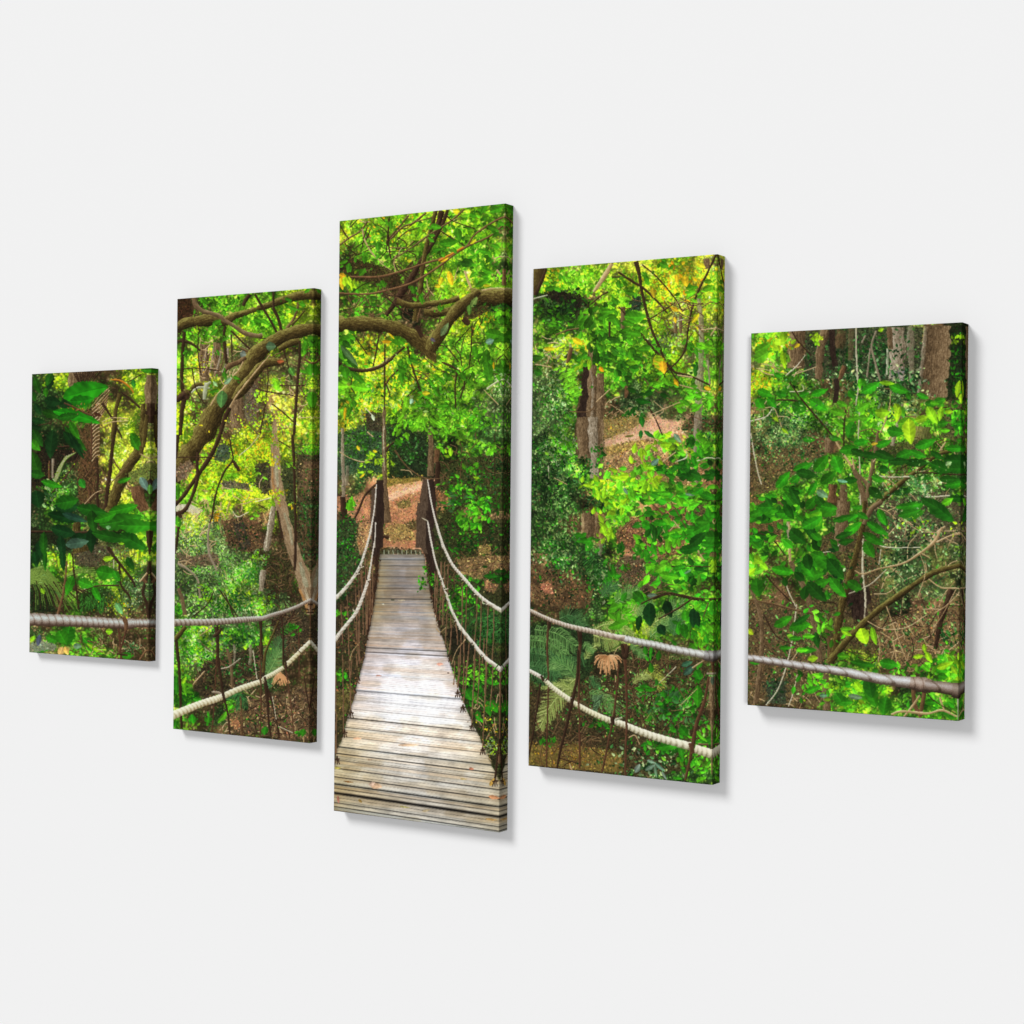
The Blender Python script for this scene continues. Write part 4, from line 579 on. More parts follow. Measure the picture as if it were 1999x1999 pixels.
for x,y in ((1370,640),(1500,790),(1620,890),(1345,1140),(1480,1300),(1580,1420),(300,590),(340,520),(410,650),(270,960),(1760,960),(1150,640),(1220,810),(1200,740),(1300,1060)): tw('H','dk' if y%3 else 'wht',9,(x-16,y-18),(x+8,y+20)); tw('H','wht',7,(x-12,y+4),(x+24,y-10))
# =========================== PANEL 4 ===========================
spray('K','u q g t',300,500,260,600,700,30,320,60,.8,.42); spray('K','u g q',300,1050,260,300,260,34,321,50,.8,.42); spray('J','u q t g',260,1350,220,330,330,34,322,50,.8,.42)
spray('J','y Y l',1500,350,440,300,520,34,120); spray('J','Y o',1450,350,300,200,60,50,121,80,.6); spray('J','y Y',250,300,120,100,90,34,122); spray('J','b g l',450,320,250,130,140,44,123); spray('J','b l y',900,430,300,200,200,40,124); spray('J','dd k t d',330,560,240,130,220,36,125,40,.9); spray('J','d g',400,700,360,150,150,44,126); spray('J','y p l',1350,780,300,260,260,26,127); spray('J','t d p',300,1330,260,300,360,28,128); spray('J','p y',350,1000,200,120,80,40,129); spray('J','y Y l',520,900,120,120,60,40,130); spray('J','g b l',1000,950,360,260,160,46,131); spray('J','y l',1300,1150,300,160,120,44,132); spray('J','t dd p',1000,1480,300,100,160,28,133)
spray('J','g d b',750,760,330,260,120,80,134,10,.7); spray('J','g d',820,1050,330,160,90,80,135,20,.7); spray('J','b g',1650,970,160,160,50,70,136); spray('J','t dd n'.replace(' n',''),1650,1700,240,200,160,26,137)
blob('J',[(180,440),(330,400),(560,470),(520,600),(480,680),(440,560),(280,500)],(26,18,14),.8); spray('J','k dd d',420,560,130,100,60,40,138); blob('J',[(1010,460),(1090,460),(1070,600),(990,590)],(24,40,30),.7)
S('J','trunk',(620,960,40),(600,1150,60),(560,1500,130),(560,1932,190),rough=1,lit=1); S('J','post',(580,1120,60),(565,1400,80),(540,1600,90),lit=0,rough=.9); S('J','trunk',(640,1100,70),(630,1400,80),(640,1700,100),(650,1932,110),rough=1.1); S('J','trunk',(710,1180,60),(710,1400,70),(700,1700,60),(710,1932,60),rough=1.1); S('J','grey',(620,1150,14),(640,1300,18),(630,1600,22),rough=1.5,al=.7)
S('J','brn',(440,940,40),(420,1030,50),(400,1080,20)); S('J','trunk',(920,560,40),(915,760,36)); S('J','dk',(795,690,26),(795,860,20)); S('J','brn',(945,1290,30),(950,1340,56),(940,1400,30),lit=0,rough=1); S('J','trunk',(1400,650,26),(1405,800,26),rough=.9); S('J','trunk',(1450,640,30),(1450,800,24)); S('J','grey',(1620,480,36),(1640,700,44),(1640,1000,50),(1620,1300,70),(1600,1932,60),rough=1.1,al=.8); S('J','trunk',(1690,110,60),(1700,200,50),rough=1)
S('J','moss',(150,200,130),(120,330,110),(90,450,70)); S('J','dk',(210,210,30),(170,320,40),(110,450,40)); S('J','tan',(815,160,40),(760,260,60),(700,350,60),(650,420,40),rough=.7); tw('J','dk',14,(620,540),(700,470),(780,420)); tw('J','lich',12,(90,490),(220,455))
S('J','dk',(1040,140,60),(1070,260,40),(1090,400,34),(1130,580,32),(1180,760,30),(1250,920,28),(1310,1060,26),(1400,1160,24),(1520,1190,20),(1720,1280,16)); S('J','dk',(880,240,20),(1000,320,26),(1100,380,26),(1240,510,20),(1330,620,14)); tw('J','dk',14,(820,280),(960,290),(1060,360)); tw('J','dk',14,(1100,170),(1240,290),(1400,480),(1460,590)); S('J','dk',(1780,70,20),(1700,240,22),(1620,400,24),(1560,560,22),(1520,760,20),(1500,930,18),(1440,1040,16),(1350,1130,14),(1180,1280,10)); S('J','dk',(1800,70,18),(1860,200,18)); S('J','dk',(1060,780,26),(1160,900,28),(1300,1060,26)); tw('J','dk',16,(1300,1060),(1380,1180),(1440,1270)); tw('J','dk',11,(1230,920),(1210,1040),(1195,1110)); tw('J','twig',14,(1110,1220),(1200,1320),(1390,1440)); tw('J','dk',16,(1150,1480),(1220,1600),(1280,1740)); tw('J','twig',13,(1390,1350),(1170,1290)) if 0 else None
tw('J','tan',20,(1420,1190),(1560,1210)); tw('J','tan',14,(1440,1280),(1560,1310),(1720,1350)); tw('J','tan',14,(1190,1550),(1300,1500),(1440,1440)); tw('J','tan',10,(1200,1430),(1290,1520),(1200,1580)); tw('J','twig',10,(1440,1490),(1560,1570),(1740,1640)); tangle('J','tan',900,1480,160,60,16,120,27,1); tangle('J','tan',250,950,170,120,20,120,28,.9); tangle('J','twig',1350,650,330,160,40,200,29,.8); tw('J','tan',18,(1780,740),(1700,870)); tw('J','tan',18,(1790,760),(1850,880)); tw('J','tan',12,(1640,770),(1850,745)); tw('J','grey',14,(1700,1050),(1720,1270)); tw('J','twig',16,(300,820),(400,780),(510,760)); tw('J','tan',12,(110,1095),(260,1120)); tw('J','twig',14,(420,1530),(600,1530),(650,1480)); tw('J','tan',12,(670,1440),(800,1320)); tw('J','dk',12,(1140,690),(1400,520)); tw('J','dk',14,(880,560),(950,640)); tw('J','wht',10,(1390,700),(1480,670))
lv('J','g',(740,640,-30,140,80),(860,700,60,130,70),(1030,650,0,200,100),(970,710,20,140,60),(990,430,10,130,60),(850,510,50,110,60),(540,1030,-30,140,70),(560,690,-60,160,80),(780,600,0,160,60),(1080,760,-20,130,60),(1300,170,20,110,80),(1140,300,60,100,60),(630,1300,30,30,20),(1560,380,-10,140,60),(880,350,80,100,60),(250,390,-20,130,60),(1010,800,10,160,60),(700,940,60,120,70),(1110,950,0,130,60))
lv('J','d',(600,700,-60,170,90),(680,1040,90,150,70),(820,850,0,140,50),(1030,1110,0,90,60),(120,1030,0,160,60),(140,1170,20,100,80),(990,1580,-40,140,70),(1090,1610,80,110,50),(1080,1740,90,90,50),(1160,1750,30,120,40),(1000,1540,110,140,50),(970,1755,0,90,20),(1100,1430,10,180,60),(1590,1130,110,110,60))
lv('J','b',(1550,430,-20,110,70),(1710,380,-20,150,70),(1540,1330,8,150,44),(1610,1380,20,100,50),(1450,1465,-15,140,50),(1600,1490,-35,150,56),(1710,1390,10,100,60),(1650,930,10,90,60),(1720,930,10,120,50),(1780,490,0,90,60),(1320,1250,60,110,60),(1240,1280,-20,130,60),(1000,1080,0,120,50),(1820,380,-30,100,60),(1130,800,90,90,60)); lv('J','Y',(1260,1080,60,170,110),(1290,1120,80,120,70),(1500,320,80,110,60),(1420,300,85,100,40),(1640,170,30,100,50),(1200,430,80,100,40),(1400,580,30,80,40),(500,880,30,100,60),(240,950,0,110,40),(1590,660,-50,110,40),(1700,1310,20,70,40)); lv('J','o',(720,1140,50,60,40),(1410,1260,60,80,36),(1400,680,80,60,30)); lv('J','y',(460,1350,0,120,60),(1330,1660,80,60,30),(610,1100,100,120,50),(1250,1040,0,100,60))
for i in range(10): lv('J','l',(360+8*i+(30 if i%2 else 0),1150+24*i,-24,90,26),(440+6*i,1160+24*i,-20,80,24))
blob('J',[(740,1630),(1000,1590),(1270,1600),(1420,1640),(1400,1700),(1100,1800),(740,1900)],(222,166,126),.1); blob('J',[(740,1590),(960,1580),(1180,1590),(1060,1650),(900,1730),(740,1790)],(128,108,54),.5); spray('J','o q br',900,1660,200,90,50,16,350); blob('J',[(740,1880),(1100,1790),(1270,1760),(1270,1932),(740,1932)],(184,134,96),.7); blob('J',[(850,1800),(1250,1690),(1250,1720),(860,1830)],(240,190,148),.08); tw('J','tan',14,(750,1870),(960,1820),(1160,1770)); leaf('J',975,1755,-5,90,20,(90,96,30)); leaf('J',1080,1740,95,80,40,(14,90,20)); leaf('J',1160,1740,35,120,36,(20,96,20)); leaf('J',1090,1620,80,110,50,(20,110,20))
# middle of panel 4
spray('K','t dd p g',280,300,260,330,460,26,140); spray('K','l b p',420,220,150,110,110,36,141); blob('K',[(740,330),(1180,200),(1300,330),(1100,480),(1000,600),(760,560)],(160,112,76),.8); blob('K',[(740,250),(1100,190),(1180,230),(760,330)],(150,124,60),.7); spray('K','br br o',950,420,240,180,120,16,142); blob('K',[(1250,340),(1560,400),(1750,520),(1640,620),(1450,620),(1220,500)],(140,92,62),.8); blob('K',[(850,1020),(1300,780),(1480,800),(1560,920),(1450,1250),(1080,1250),(860,1150)],(110,66,46),.9); spray('K','br br dd pk',1200,1050,380,260,240,16,143); blob('K',[(1560,780),(1840,820),(1840,1280),(1600,1260)],(86,58,40),.8); blob('K',[(900,1250),(1300,1300),(1250,1560),(900,1600),(830,1350)],(80,66,44),.8); spray('K','br dd d',1050,1450,240,200,160,20,144)
blob('K',[(70,1350),(500,1400),(640,1560),(600,1760),(100,1700)],(84,56,36),.8); spray('K','br br dd k',350,1560,360,220,220,24,145); spray('K','dd d t',300,1230,320,230,260,26,146); spray('K','dd k d',300,620,300,200,160,30,147); spray('K','t p g',320,1280,160,100,80,34,148); blob('K',[(160,1510),(260,1490),(270,1600),(190,1600)],(180,110,76),.8)
S('K','trunk',(540,-20,130),(560,150,120),(560,360,110),rough=1.1); S('K','grey',(640,-20,90),(650,200,100),(670,540,110),rough=1.2); S('K','trunk',(710,0,60),(710,250,50),(715,550,50),rough=1.1,lit=1); S('K','trunk',(590,860,90),(600,1000,110),(580,1090,90),rough=1.2); S('K','tan',(540,870,30),(545,1000,34),(530,1080,30),rough=1.2,al=.8); S('K','trunk',(680,900,40),(670,1100,40),rough=1.1); spray('K','dd t d',600,420,110,100,60,34,149); spray('K','dd k t',650,760,110,90,90,34,150); spray('K','g d',700,300,60,80,30,40,151); S('K','grey',(1590,0,40),(1580,300,40),(1590,600,50),rough=1.1,al=.7); S('K','grey',(710,1150,40),(700,1260,20),rough=1,al=.7)
frond('K',580,1250,70,330,26,60,(44,116,34),-.3,80); frond('K',640,1250,60,330,26,60,(36,100,34),.1,80)
for i in range(7): frond('K',860+20*i,1660-8*i,-60+22*i,160,10,50,(76,150,44),.3,50); 
spray('K','l y b',1000,600,420,130,110,76,152,40,.9,.6); spray('K','l b y',830,830,150,180,44,70,153,80,.7,.6); spray('K','l y',1330,230,180,130,44,66,154,60,.8,.6); spray('K','l b',1150,420,140,120,24,66,155,90,.6,.6); spray('K','g b d',1250,950,380,200,60,90,156,30,.8,.6); spray('K','g b',1650,1050,220,200,60,100,157,-10,.5,.6); spray('K','b g',1350,700,300,90,40,90,158,0,.5,.6); spray('K','g d',1500,480,300,120,40,90,159,10,.6,.6); spray('K','g b',1600,280,130,160,36,80,160); spray('K','b g',1300,1400,300,110,60,90,161); spray('K','g d l',1600,1450,260,130,60,90,162); spray('K','p d g',700,1500,200,200,100,40,163)
tw('K','tan',12,(1270,400),(1400,300)); S('K','twig',(1170,760,16),(1240,830,26),(1320,910,26)); tw('K','twig',14,(1360,760),(1440,900),(1500,1010)); tw('K','tan',14,(1380,930),(1480,1060),(1540,1120)); tw('K','tan',16,(1590,1180),(1660,1300)); tw('K','twig',14,(880,1040),(980,940),(1100,880)); tw('K','wht',11,(1400,390),(1500,350),(1500,290)); tw('K','wht',11,(1600,380),(1720,350),(1830,390)); tw('K','dk',12,(1220,0),(1280,140)); tw('K','dk',11,(950,640),(1130,685)); tw('K','tan',10,(280,540),(400,600)); tangle('K','tan',1500,1100,300,300,24,140,30,.8); tw('K','wht',8,(230,430),(230,540)); S('K','dk',(1080,1730,16),(1180,1660,20),(1320,1610,22),(1460,1630,22),(1600,1660,22),(1830,1665,18)); tw('K','dk',14,(1700,1670),(1650,1830)); tw('K','dk',10,(1220,1350),(1830,1355)); tangle('K','twig',1000,1450,300,180,30,120,31,.7)
lv('K','y',(1090,330,85,170,46),(790,1060,100,180,60),(740,1030,70,130,60),(900,850,95,110,40),(1100,620,110,170,100),(1210,600,60,120,60),(1310,230,0,130,70),(1180,440,0,150,50),(1740,1350,130,120,40),(740,680,100,130,50),(690,690,80,90,40),(600,610,10,130,40),(850,530,10,130,50)); lv('K','b',(1300,680,0,130,60),(1010,690,80,110,70),(1410,1310,0,130,70),(1160,1350,-10,130,60),(1260,1370,-30,150,90),(1660,680,-40,150,90),(1720,710,-20,130,60),(1570,790,-20,130,60),(1440,760,60,120,80),(1060,1190,50,130,70),(1330,1150,100,170,80),(1390,1120,110,150,60),(1420,1030,-15,200,60),(830,1740,-30,160,70),(960,1740,-20,120,60),(990,1830,20,110,80),(870,1880,-20,180,70),(1340,1440,10,190,80),(1060,1610,20,170,110),(1160,760,0,130,60)); lv('K','g',(1540,220,60,120,80),(1570,380,70,130,60),(1440,430,0,130,50),(1640,310,80,110,70),(1560,1040,60,180,120),(1630,1000,-30,180,90),(1650,940,0,180,60),(1750,1080,0,190,120),(1140,980,20,150,80),(1260,950,10,150,80),(600,1170,120,130,90),(560,1120,0,150,60),(1690,1150,10,160,70),(1230,1050,80,150,60),(1400,1070,0,130,60),(1700,700,20,200,70),(1250,470,30,150,50),(1620,650,-40,110,60),(1430,1360,-10,150,60),(1050,1210,60,120,60),(1140,1270,90,130,60),(830,1400,80,150,50),(790,1480,60,90,70),(1200,1200,70,150,60)); lv('K','d',(1490,520,20,120,70),(1690,520,-10,120,60),(1260,460,20,80,40),(1550,200,90,110,80),(1210,1060,90,180,60),(1530,1190,-10,200,90),(1600,1100,-40,200,90),(880,1190,100,130,60)); lv('K','s',(1420,170,50,110,44),(1210,390,-40,90,50),(1510,1400,-30,80,24),(1180,1620,0,90,40),(940,660,60,70,30),(1530,690,10,90,26))
# bottom of panel 4
blob('L',[(50,1000),(300,950),(900,700),(1650,700),(1700,1700),(1000,1780),(40,1680)],(54,40,24),.8); blob('L',[(40,1480),(400,1480),(900,1560),(900,1740),(40,1670)],(112,82,38),.6); spray('L','br dd g u dd',900,1200,800,500,560,24,170); spray('L','u t g q',1250,1150,420,330,200,40,332,40,.9,.42); spray('K','u q g t',520,1350,420,260,200,34,333,60,.9,.42); spray('L','br o br',450,1600,420,130,160,16,171); spray('L','u g t q',1000,1000,700,330,420,36,340,60,.9,.42); spray('L','g u d',1500,1250,260,420,200,46,341,60,.9,.42); tangle('L','twig',900,1250,750,450,110,160,32,.8); tangle('L','dk',900,1250,750,450,80,160,33,.9); tangle('L','twig',1300,800,380,260,60,200,34,.8)
blob('L',[(50,420),(480,330),(640,480),(620,800),(450,1000),(50,900)],(24,40,18),.7)
for k_,(x_,y_,a_,l_) in enumerate(((60,520,20,330),(40,640,-5,300),(120,430,30,360),(50,760,-10,260))): palm('L',[(x_-20,y_),(x_+l_*.5,y_+l_*.1),(x_+l_,y_+l_*.42)],26,130,'pd' if k_%2 else 'pg',80,hang=.7)
palm('L',[(330,330),(430,300),(560,400)],22,110,'pd',70,up=1); palm('L',[(560,640),(480,720),(330,760),(200,830)],26,110,'pd',60)
palm('L',[(640,430),(760,380),(900,400),(1010,470)],26,80,'py',60,hang=.6); palm('L',[(560,700),(620,610),(690,560)],14,60,'py',50); palm('L',[(640,480),(760,520),(860,520),(940,560)],22,90,'py',70,hang=.9)
palm('L',[(560,540),(600,600),(640,640)],12,50,'pg',60); palm('L',[(980,560),(1040,620),(1120,680)],14,60,'pg',50)
for x_,y_,x2,y2,c_ in ((840,180,1060,60,'pg'),(900,330,1080,250,'py'),(1090,470,1330,300,'py'),(1160,500,1480,260,'pg'),(1240,420,1520,380,'pg'),(1300,300,1480,180,'pg'),(1380,480,1420,330,'pd'),(1060,330,1180,180,'pg'),(720,120,860,20,'pd')):
    palm('L',[(x_,y_),((x_+x2)/2,(y_+y2)/2-26),(x2,y2)],20,86,c_,60)
palm('L',[(490,890),(400,780),(300,740),(230,760)],24,120,'pg',60); palm('L',[(480,880),(390,960),(300,1060),(220,1180),(150,1330)],46,150,'py',52); palm('L',[(470,1000),(330,930),(160,970)],18,60,'py',40)
palm('L',[(600,1000),(680,1030),(780,1090),(830,1180)],22,110,'pg',60,hang=.5); palm('L',[(1000,920),(1100,850),(1250,850)],18,60,'py',60); palm('L',[(600,860),(640,900),(680,960)],12,60,'pd',60)
blob('L',[(640,640),(900,640),(910,840),(640,840)],(30,26,14),.6)
for i in range(30):
    t_=math.radians(8+164*(i+rng.uniform(-.4,.4))/29); L_=rng.uniform(130,190)*(.8+.25*math.sin(t_)); c_,s_=math.cos(t_),math.sin(t_)
    tw('L','fan' if i%4 else 'tan',rng.uniform(6,10),(770+c_*16,662+s_*6),(770+c_*L_*.6,660+s_*L_*.5-6),(770+c_*L_*.82,664+s_*L_))
for i in range(9): tw('L','grn',9,(870,520),(900-3*i,560),(930-16*i,620+rng.uniform(-20,10))); 
for i in range(7): frond('L',620+20*i,1010,70+8*i,170,12,36,(90,130,80),.2,30)
for i in range(6): frond('L',1100+20*i,840,-40+20*i,150,12,40,(140,150,50),.4,40,1)
spray('L','g d t',1380,1030,200,90,60,60,172); spray('L','t dd p',1150,1650,400,180,180,44,173,40,.8); spray('L','g d',720,1290,130,80,40,54,174); spray('L','g d t',1350,1190,260,120,70,56,175); spray('L','g b l',1600,1620,220,200,120,60,176); spray('L','g d',1350,1500,260,90,70,60,177); spray('L','g b l y',1650,400,180,240,80,80,178); spray('L','g b',1700,250,130,200,40,80,179)
lv('L','g',(160,1460,110,80,50),(260,1470,60,100,40),(1070,980,10,90,44),(1150,980,20,90,50),(1600,1040,90,210,90),(1470,1360,50,140,100),(1600,840,60,120,100),(1340,1490,-10,260,80),(1450,1540,80,200,60),(1490,300,80,130,90),(1480,440,80,170,100),(1580,280,60,130,60),(1060,130,40,170,120),(1680,520,80,100,60),(1600,390,0,110,60),(1170,640,95,180,40),(1700,1430,-20,150,60),(1730,1380,60,110,60),(1410,1790,10,110,40)); lv('L','b',(1710,320,30,120,44),(1780,310,-30,90,40),(1720,400,40,140,44),(1780,400,-40,90,40),(1620,550,95,110,50),(840,220,-20,150,70),(990,320,20,100,70),(870,380,-20,200,70),(960,250,-20,110,50),(1630,1800,-30,90,40),(1640,450,95,90,34),(1640,1420,40,150,40),(1730,490,50,90,30)); lv('L','dd',(1160,290,90,220,120),(1330,240,70,170,90),(1560,320,90,190,70),(1060,370,100,150,60),(1270,430,60,110,80),(1600,330,80,150,60)); leaf('L',1520,800,-40,130,60,(60,110,80)); leaf('L',1500,740,-20,110,50,(60,120,80)); lv('L','s',(1210,1730,80,120,30),(1160,1690,-30,110,40),(1250,1690,40,120,30),(1290,1770,60,100,24),(1040,1700,-60,90,50),(1170,1640,20,90,30),(1190,110,0,70,40))
tw('L','dk',16,(1080,50+140),(1180,140),(1320,90),(1460,110),(1600,140),(1830,145)); tw('L','dk',16,(1240,330),(1420,230),(1550,140)); tw('L','twig',14,(1700,180),(1650,310)); tw('L','grn',14,(1160,1190),(1210,1280)); tw('L','grn',16,(1170,1190),(1130,1250)); tw('L','tan',12,(960,1420),(1020,1400),(1060,1480)); tw('L','tan',10,(820,680),(850,610),(900,570)); tw('L','tan',16,(1670,700),(1550,780)); tw('L','tan',10,(1440,1120),(1590,970)); tw('L','wht',10,(1400,770),(1240,920)); tw('L','twig',14,(1380,900),(1480,1060)); tw('L','dk',14,(330,1610),(480,1650)); tw('L','tan',14,(420,1660),(440,1720)); tw('L','tan',10,(840,850),(840,910)); tangle('L','twig',380,1440,280,60,24,200,35,1)
S('L','red',(225,360,30),(215,600,26),(225,900,22),(215,1250,20),(205,1690,18)); S('L','dk',(240,320,40),(230,420,40)); S('L','red',(520,450,40),(510,700,34),(505,1000,24),(510,1300,24),(510,1700,24)); S('L','dk',(510,440,50),(520,560,40)); S('L','dk',(500,620,26),(490,860,30),(440,1090,40),(380,1350,34),(330,1550,26),(300,1710,24)); S('L','dk',(150,930,20),(120,1150,22),(80,1400,20),(40,1600,16)); S('L','red',(930,560,60),(930,700,44),(940,900,34),(945,1250,30),(935,1500,30),(930,1760,34)); S('L','dk',(900,560,30),(930,680,60),(960,580,30)); S('L','red',(870,750,20),(850,1000,26),(820,1240,34),(770,1480,26),(715,1740,24)); S('L','red',(1760,700,150),(1760,800,120),(1755,830,90),rough=1,lit=0); S('L','grey',(1680,830,18),(1830,830,18)); S('L','trunk',(1740,860,90),(1740,1100,60),(1735,1400,34),(1735,1760,26),rough=1.2); S('L','red',(1700,860,30),(1660,1080,44),(1590,1280,50),(1550,1480,50),(1520,1640,40),(1480,1810,30)); S('L','twig',(1600,1480,30),(1690,1480,26)); leaf('L',1745,900,90,90,60,(80,110,70))
RD=((224,216,202),(84,66,50),(164,146,126))
rope('L',[(50,250,30),(200,320,32),(300,360,36),(430,400,40),(560,430,44),(700,460,46),(840,495,50),(930,510,56)],*RD,5); rope('L',[(930,510,62),(1060,540,60),(1200,565,60),(1350,600,62),(1500,630,66),(1650,655,70),(1740,665,84),(1820,672,70)],(226,230,228),(90,80,68),(170,168,160),10); rope('L',[(1660,660,90),(1740,672,96),(1810,672,90)],(170,170,170),(50,42,36),(110,104,98),14)
rope('L',[(40,800,30),(150,860,34),(170,870,34)],*RL,5); rope('L',[(190,890,36),(290,980,40),(430,1080,44)],(238,236,210),(110,104,70),(206,200,168),5); rope('L',[(455,1100,44),(600,1180,46),(730,1240,50),(800,1265,52)],(238,236,206),(104,96,60),(206,200,164),6); rope('L',[(830,1270,52),(940,1310,54),(1060,1360,60),(1200,1410,64),(1340,1450,66),(1530,1500,72)],(240,238,216),(104,96,66),(206,200,172),8); rope('L',[(1570,1520,76),(1660,1550,80),(1740,1570,84)],(238,232,208),(104,96,66),(206,198,168),9); rope('L',[(1745,1570,76),(1820,1530,70)],(170,166,150),(80,72,54),(130,122,104),9)
S('L','dk',(160,850,30),(180,900,26)); S('L','dk',(440,1060,40),(440,1120,36)); S('L','dk',(810,1230,44),(815,1300,40)); S('L','red',(1530,1470,60),(1550,1560,60)); S('L','dk',(200,900,16),(215,880,16)); tw('L','lich',20,(840,1255),(900,1235)); S('L','red',(500,1060,26),(505,1160,22)); S('L','red',(940,1270,30),(945,1360,28))
# =========================== PANEL 5 ===========================
blob('M',[(510,160),(1500,110),(1500,700),(1000,560),(500,560)],(44,50,30),.8); spray('M','dd t d',1000,350,500,260,420,34,180); spray('M','t dd p',900,560,620,130,260,34,181); blob('M',[(1740,110),(1880,100),(1880,760),(1700,740)],(22,30,14),.8); spray('M','d dd g',1790,400,90,330,100,34,182); spray('M','y',1800,220,80,40,20,40,183)
S('M','trunk',(440,150,130),(435,300,130),(430,470,120),rough=1.1); S('M','trunk',(690,140,70),(640,300,70),(620,560,50),rough=1.1); S('M','post',(735,140,50),(740,300,48),(760,450,50),lit=0,rough=.8); S('M','brn',(820,150,110),(800,300,90),rough=1,al=.6); S('M','trunk',(900,130,60),(890,400,40),rough=1,al=.6); S('M','grey',(1290,120,130),(1290,300,130),(1280,560,110),rough=1.3); S('M','grey',(1400,110,50),(1400,300,60),(1410,560,40),rough=1,al=.7); S('M','trunk',(1220,120,50),(1230,300,40),rough=1)
S('M','trunk',(1630,100,220),(1620,300,226),(1600,500,226),(1585,700,230),rough=1.2,lit=1); S('M','grey',(1530,110,26),(1500,400,34),(1470,680,30),rough=1.4,al=.7); S('M','trunk',(1500,960,130),(1490,1100,140),rough=1.1,al=.8); blob('M',[(1240,480),(1350,480),(1340,580),(1230,560)],(130,124,110),.8); spray('M','t dd p',1350,560,200,120,110,34,184); spray('M','dd t',1200,400,200,260,90,40,185); spray('M','y',600,220,60,50,30,40,186)
spray('M','y Y l',250,260,170,170,120,50,187); spray('M','Y y',150,580,160,90,110,34,188); spray('M','p t dd',350,950,360,200,420,26,189); spray('M','dd t br',250,1250,260,200,240,26,190); blob('M',[(40,1250),(300,1150),(700,1100),(560,1250),(250,1500),(40,1560)],(88,66,40),.8); spray('M','dd t d br',400,1200,360,200,220,24,191); blob('M',[(1100,1100),(1500,1080),(1500,1200),(1100,1180)],(60,60,30),.8); spray('M','p t br',1350,1400,420,200,220,26,192); blob('M',[(1080,1600),(1700,1500),(1860,1700),(1860,1932),(1120,1932)],(74,66,44),.8); spray('M','t p dd',1450,1750,400,260,320,28,193); tangle('M','tan',1450,1550,400,330,50,200,40,.8); tangle('M','tan',230,480,200,120,24,140,41,1); tangle('M','tan',200,830,180,70,22,160,42,1.1); tangle('M','twig',1300,1200,420,330,50,180,43,.8); blob('M',[(40,1560),(330,1600),(300,1932),(40,1932)],(96,62,40),.8); spray('M','br dd br',220,1720,220,240,130,18,194); spray('M','t dd p',1250,780,320,200,200,30,195); spray('M','br dd d',1000,1250,200,160,90,24,196); blob('M',[(1720,720),(1860,760),(1840,1100),(1650,1050)],(70,64,36),.8); spray('M','g d b',1780,900,130,160,70,56,197)
S('M','post',(770,560,40),(775,640,40),(760,760,40),lit=0); S('M','wht',(940,120,18),(940,300,18),(950,520,18),(955,640,16),(935,780,12)); S('M','wht',(965,840,12),(955,1050,14),(965,1300,12),(970,1620,14)); S('M','grey',(1110,150,14),(1070,280,16),(1100,420,16),(1140,570,14)); tw('M','grey',12,(1060,300),(1030,540)); S('M','lich',(1205,300,20),(1200,520,20),rough=1.2); tw('M','grey',12,(1020,190),(990,250)); tw('M','wht',14,(50,920),(180,880),(250,790)); tw('M','wht',10,(350,530),(440,450),(510,360)); tw('M','wht',12,(380,670),(490,660),(490,620)); tw('M','tan',11,(400,530),(600,460)); tw('M','wht',14,(50,1020),(80,1200),(110,1350),(140,1450)); S('M','trunk',(720,1060,80),(700,1180,70),rough=1); S('M','brn',(740,1450,90),(730,1600,110),rough=1.1); S('M','trunk',(830,1450,60),(830,1640,50),rough=1); S('M','grey',(1330,770,20),(1280,960,24),(1240,1120,30),rough=1); S('M','brn',(840,450,60),(800,560,40),rough=1)
tw('M','dk',14,(400,160),(450,240),(560,360)); S('M','dk',(380,590,10),(470,720,14),(560,830,18),(680,970,20),(750,1060,20)); S('M','tan',(750,1060,20),(820,1180,24),(900,1300,26)); S('M','dk',(200,740,10),(400,740,16),(500,770,16)); tw('M','dk',12,(850,820),(835,960),(830,1200)); S('M','trunk',(900,1290,26),(950,1400,40),(990,1520,46),(1010,1640,50),(1000,1720,50),rough=.7); S('M','trunk',(960,1370,26),(1030,1460,30),(1030,1560,36)); S('M','trunk',(1030,1500,30),(1060,1360,30),(1090,1200,30),(1120,1000,20)); S('M','tan',(1080,1260,10),(1180,1120,22),(1240,1030,24)); tw('M','tan',18,(905,1230),(920,1320)); S('M','moss',(1000,1740,50),(1060,1650,44),(1200,1530,42),(1350,1400,40),(1460,1320,34),(1600,1210,30),(1700,1170,26),(1880,1150,16)); tw('M','tan',18,(1640,1160),(1690,1090)); tw('M','tan',14,(1460,1260),(1440,1340)); S('M','wht',(1100,1380,14),(1260,1385,16),(1420,1380,10)); tw('M','dk',14,(1450,1350),(1600,1350),(1880,1370)); S('M','moss',(1000,1720,56),(980,1800,60),(950,1932,60)); tw('M','dk',10,(1480,860),(1590,810),(1720,790)); S('M','tan',(1230,660,10),(1220,780,12),(1180,920,14),(1140,1010,14)); tw('M','dk',10,(1560,1220),(1400,1270),(1280,1330)); tw('M','tan',12,(1340,1740),(1430,1800),(1570,1850)); S('M','tan',(1560,1932,50),(1620,1850,36),(1680,1800,20)); tw('M','tan',14,(1610,1930),(1720,1880),(1860,1850)); tw('M','tan',12,(1330,1730),(1200,1880)); tw('M','tan',12,(1200,1670),(1380,1590)); S('M','grey',(370,1730,26),(365,1830,30),(380,1932,30)); tw('M','wht',14,(1510,1550),(1600,1550),(1720,1540)); tw('M','wht',10,(1540,1480),(1540,1600)); S('M','dk',(300,1560,8),(380,1640,10),(440,1700,8)); tw('M','grey',16,(1560,680),(1560,700)) ; tw('M','twig',16,(1180,640),(1300,640))
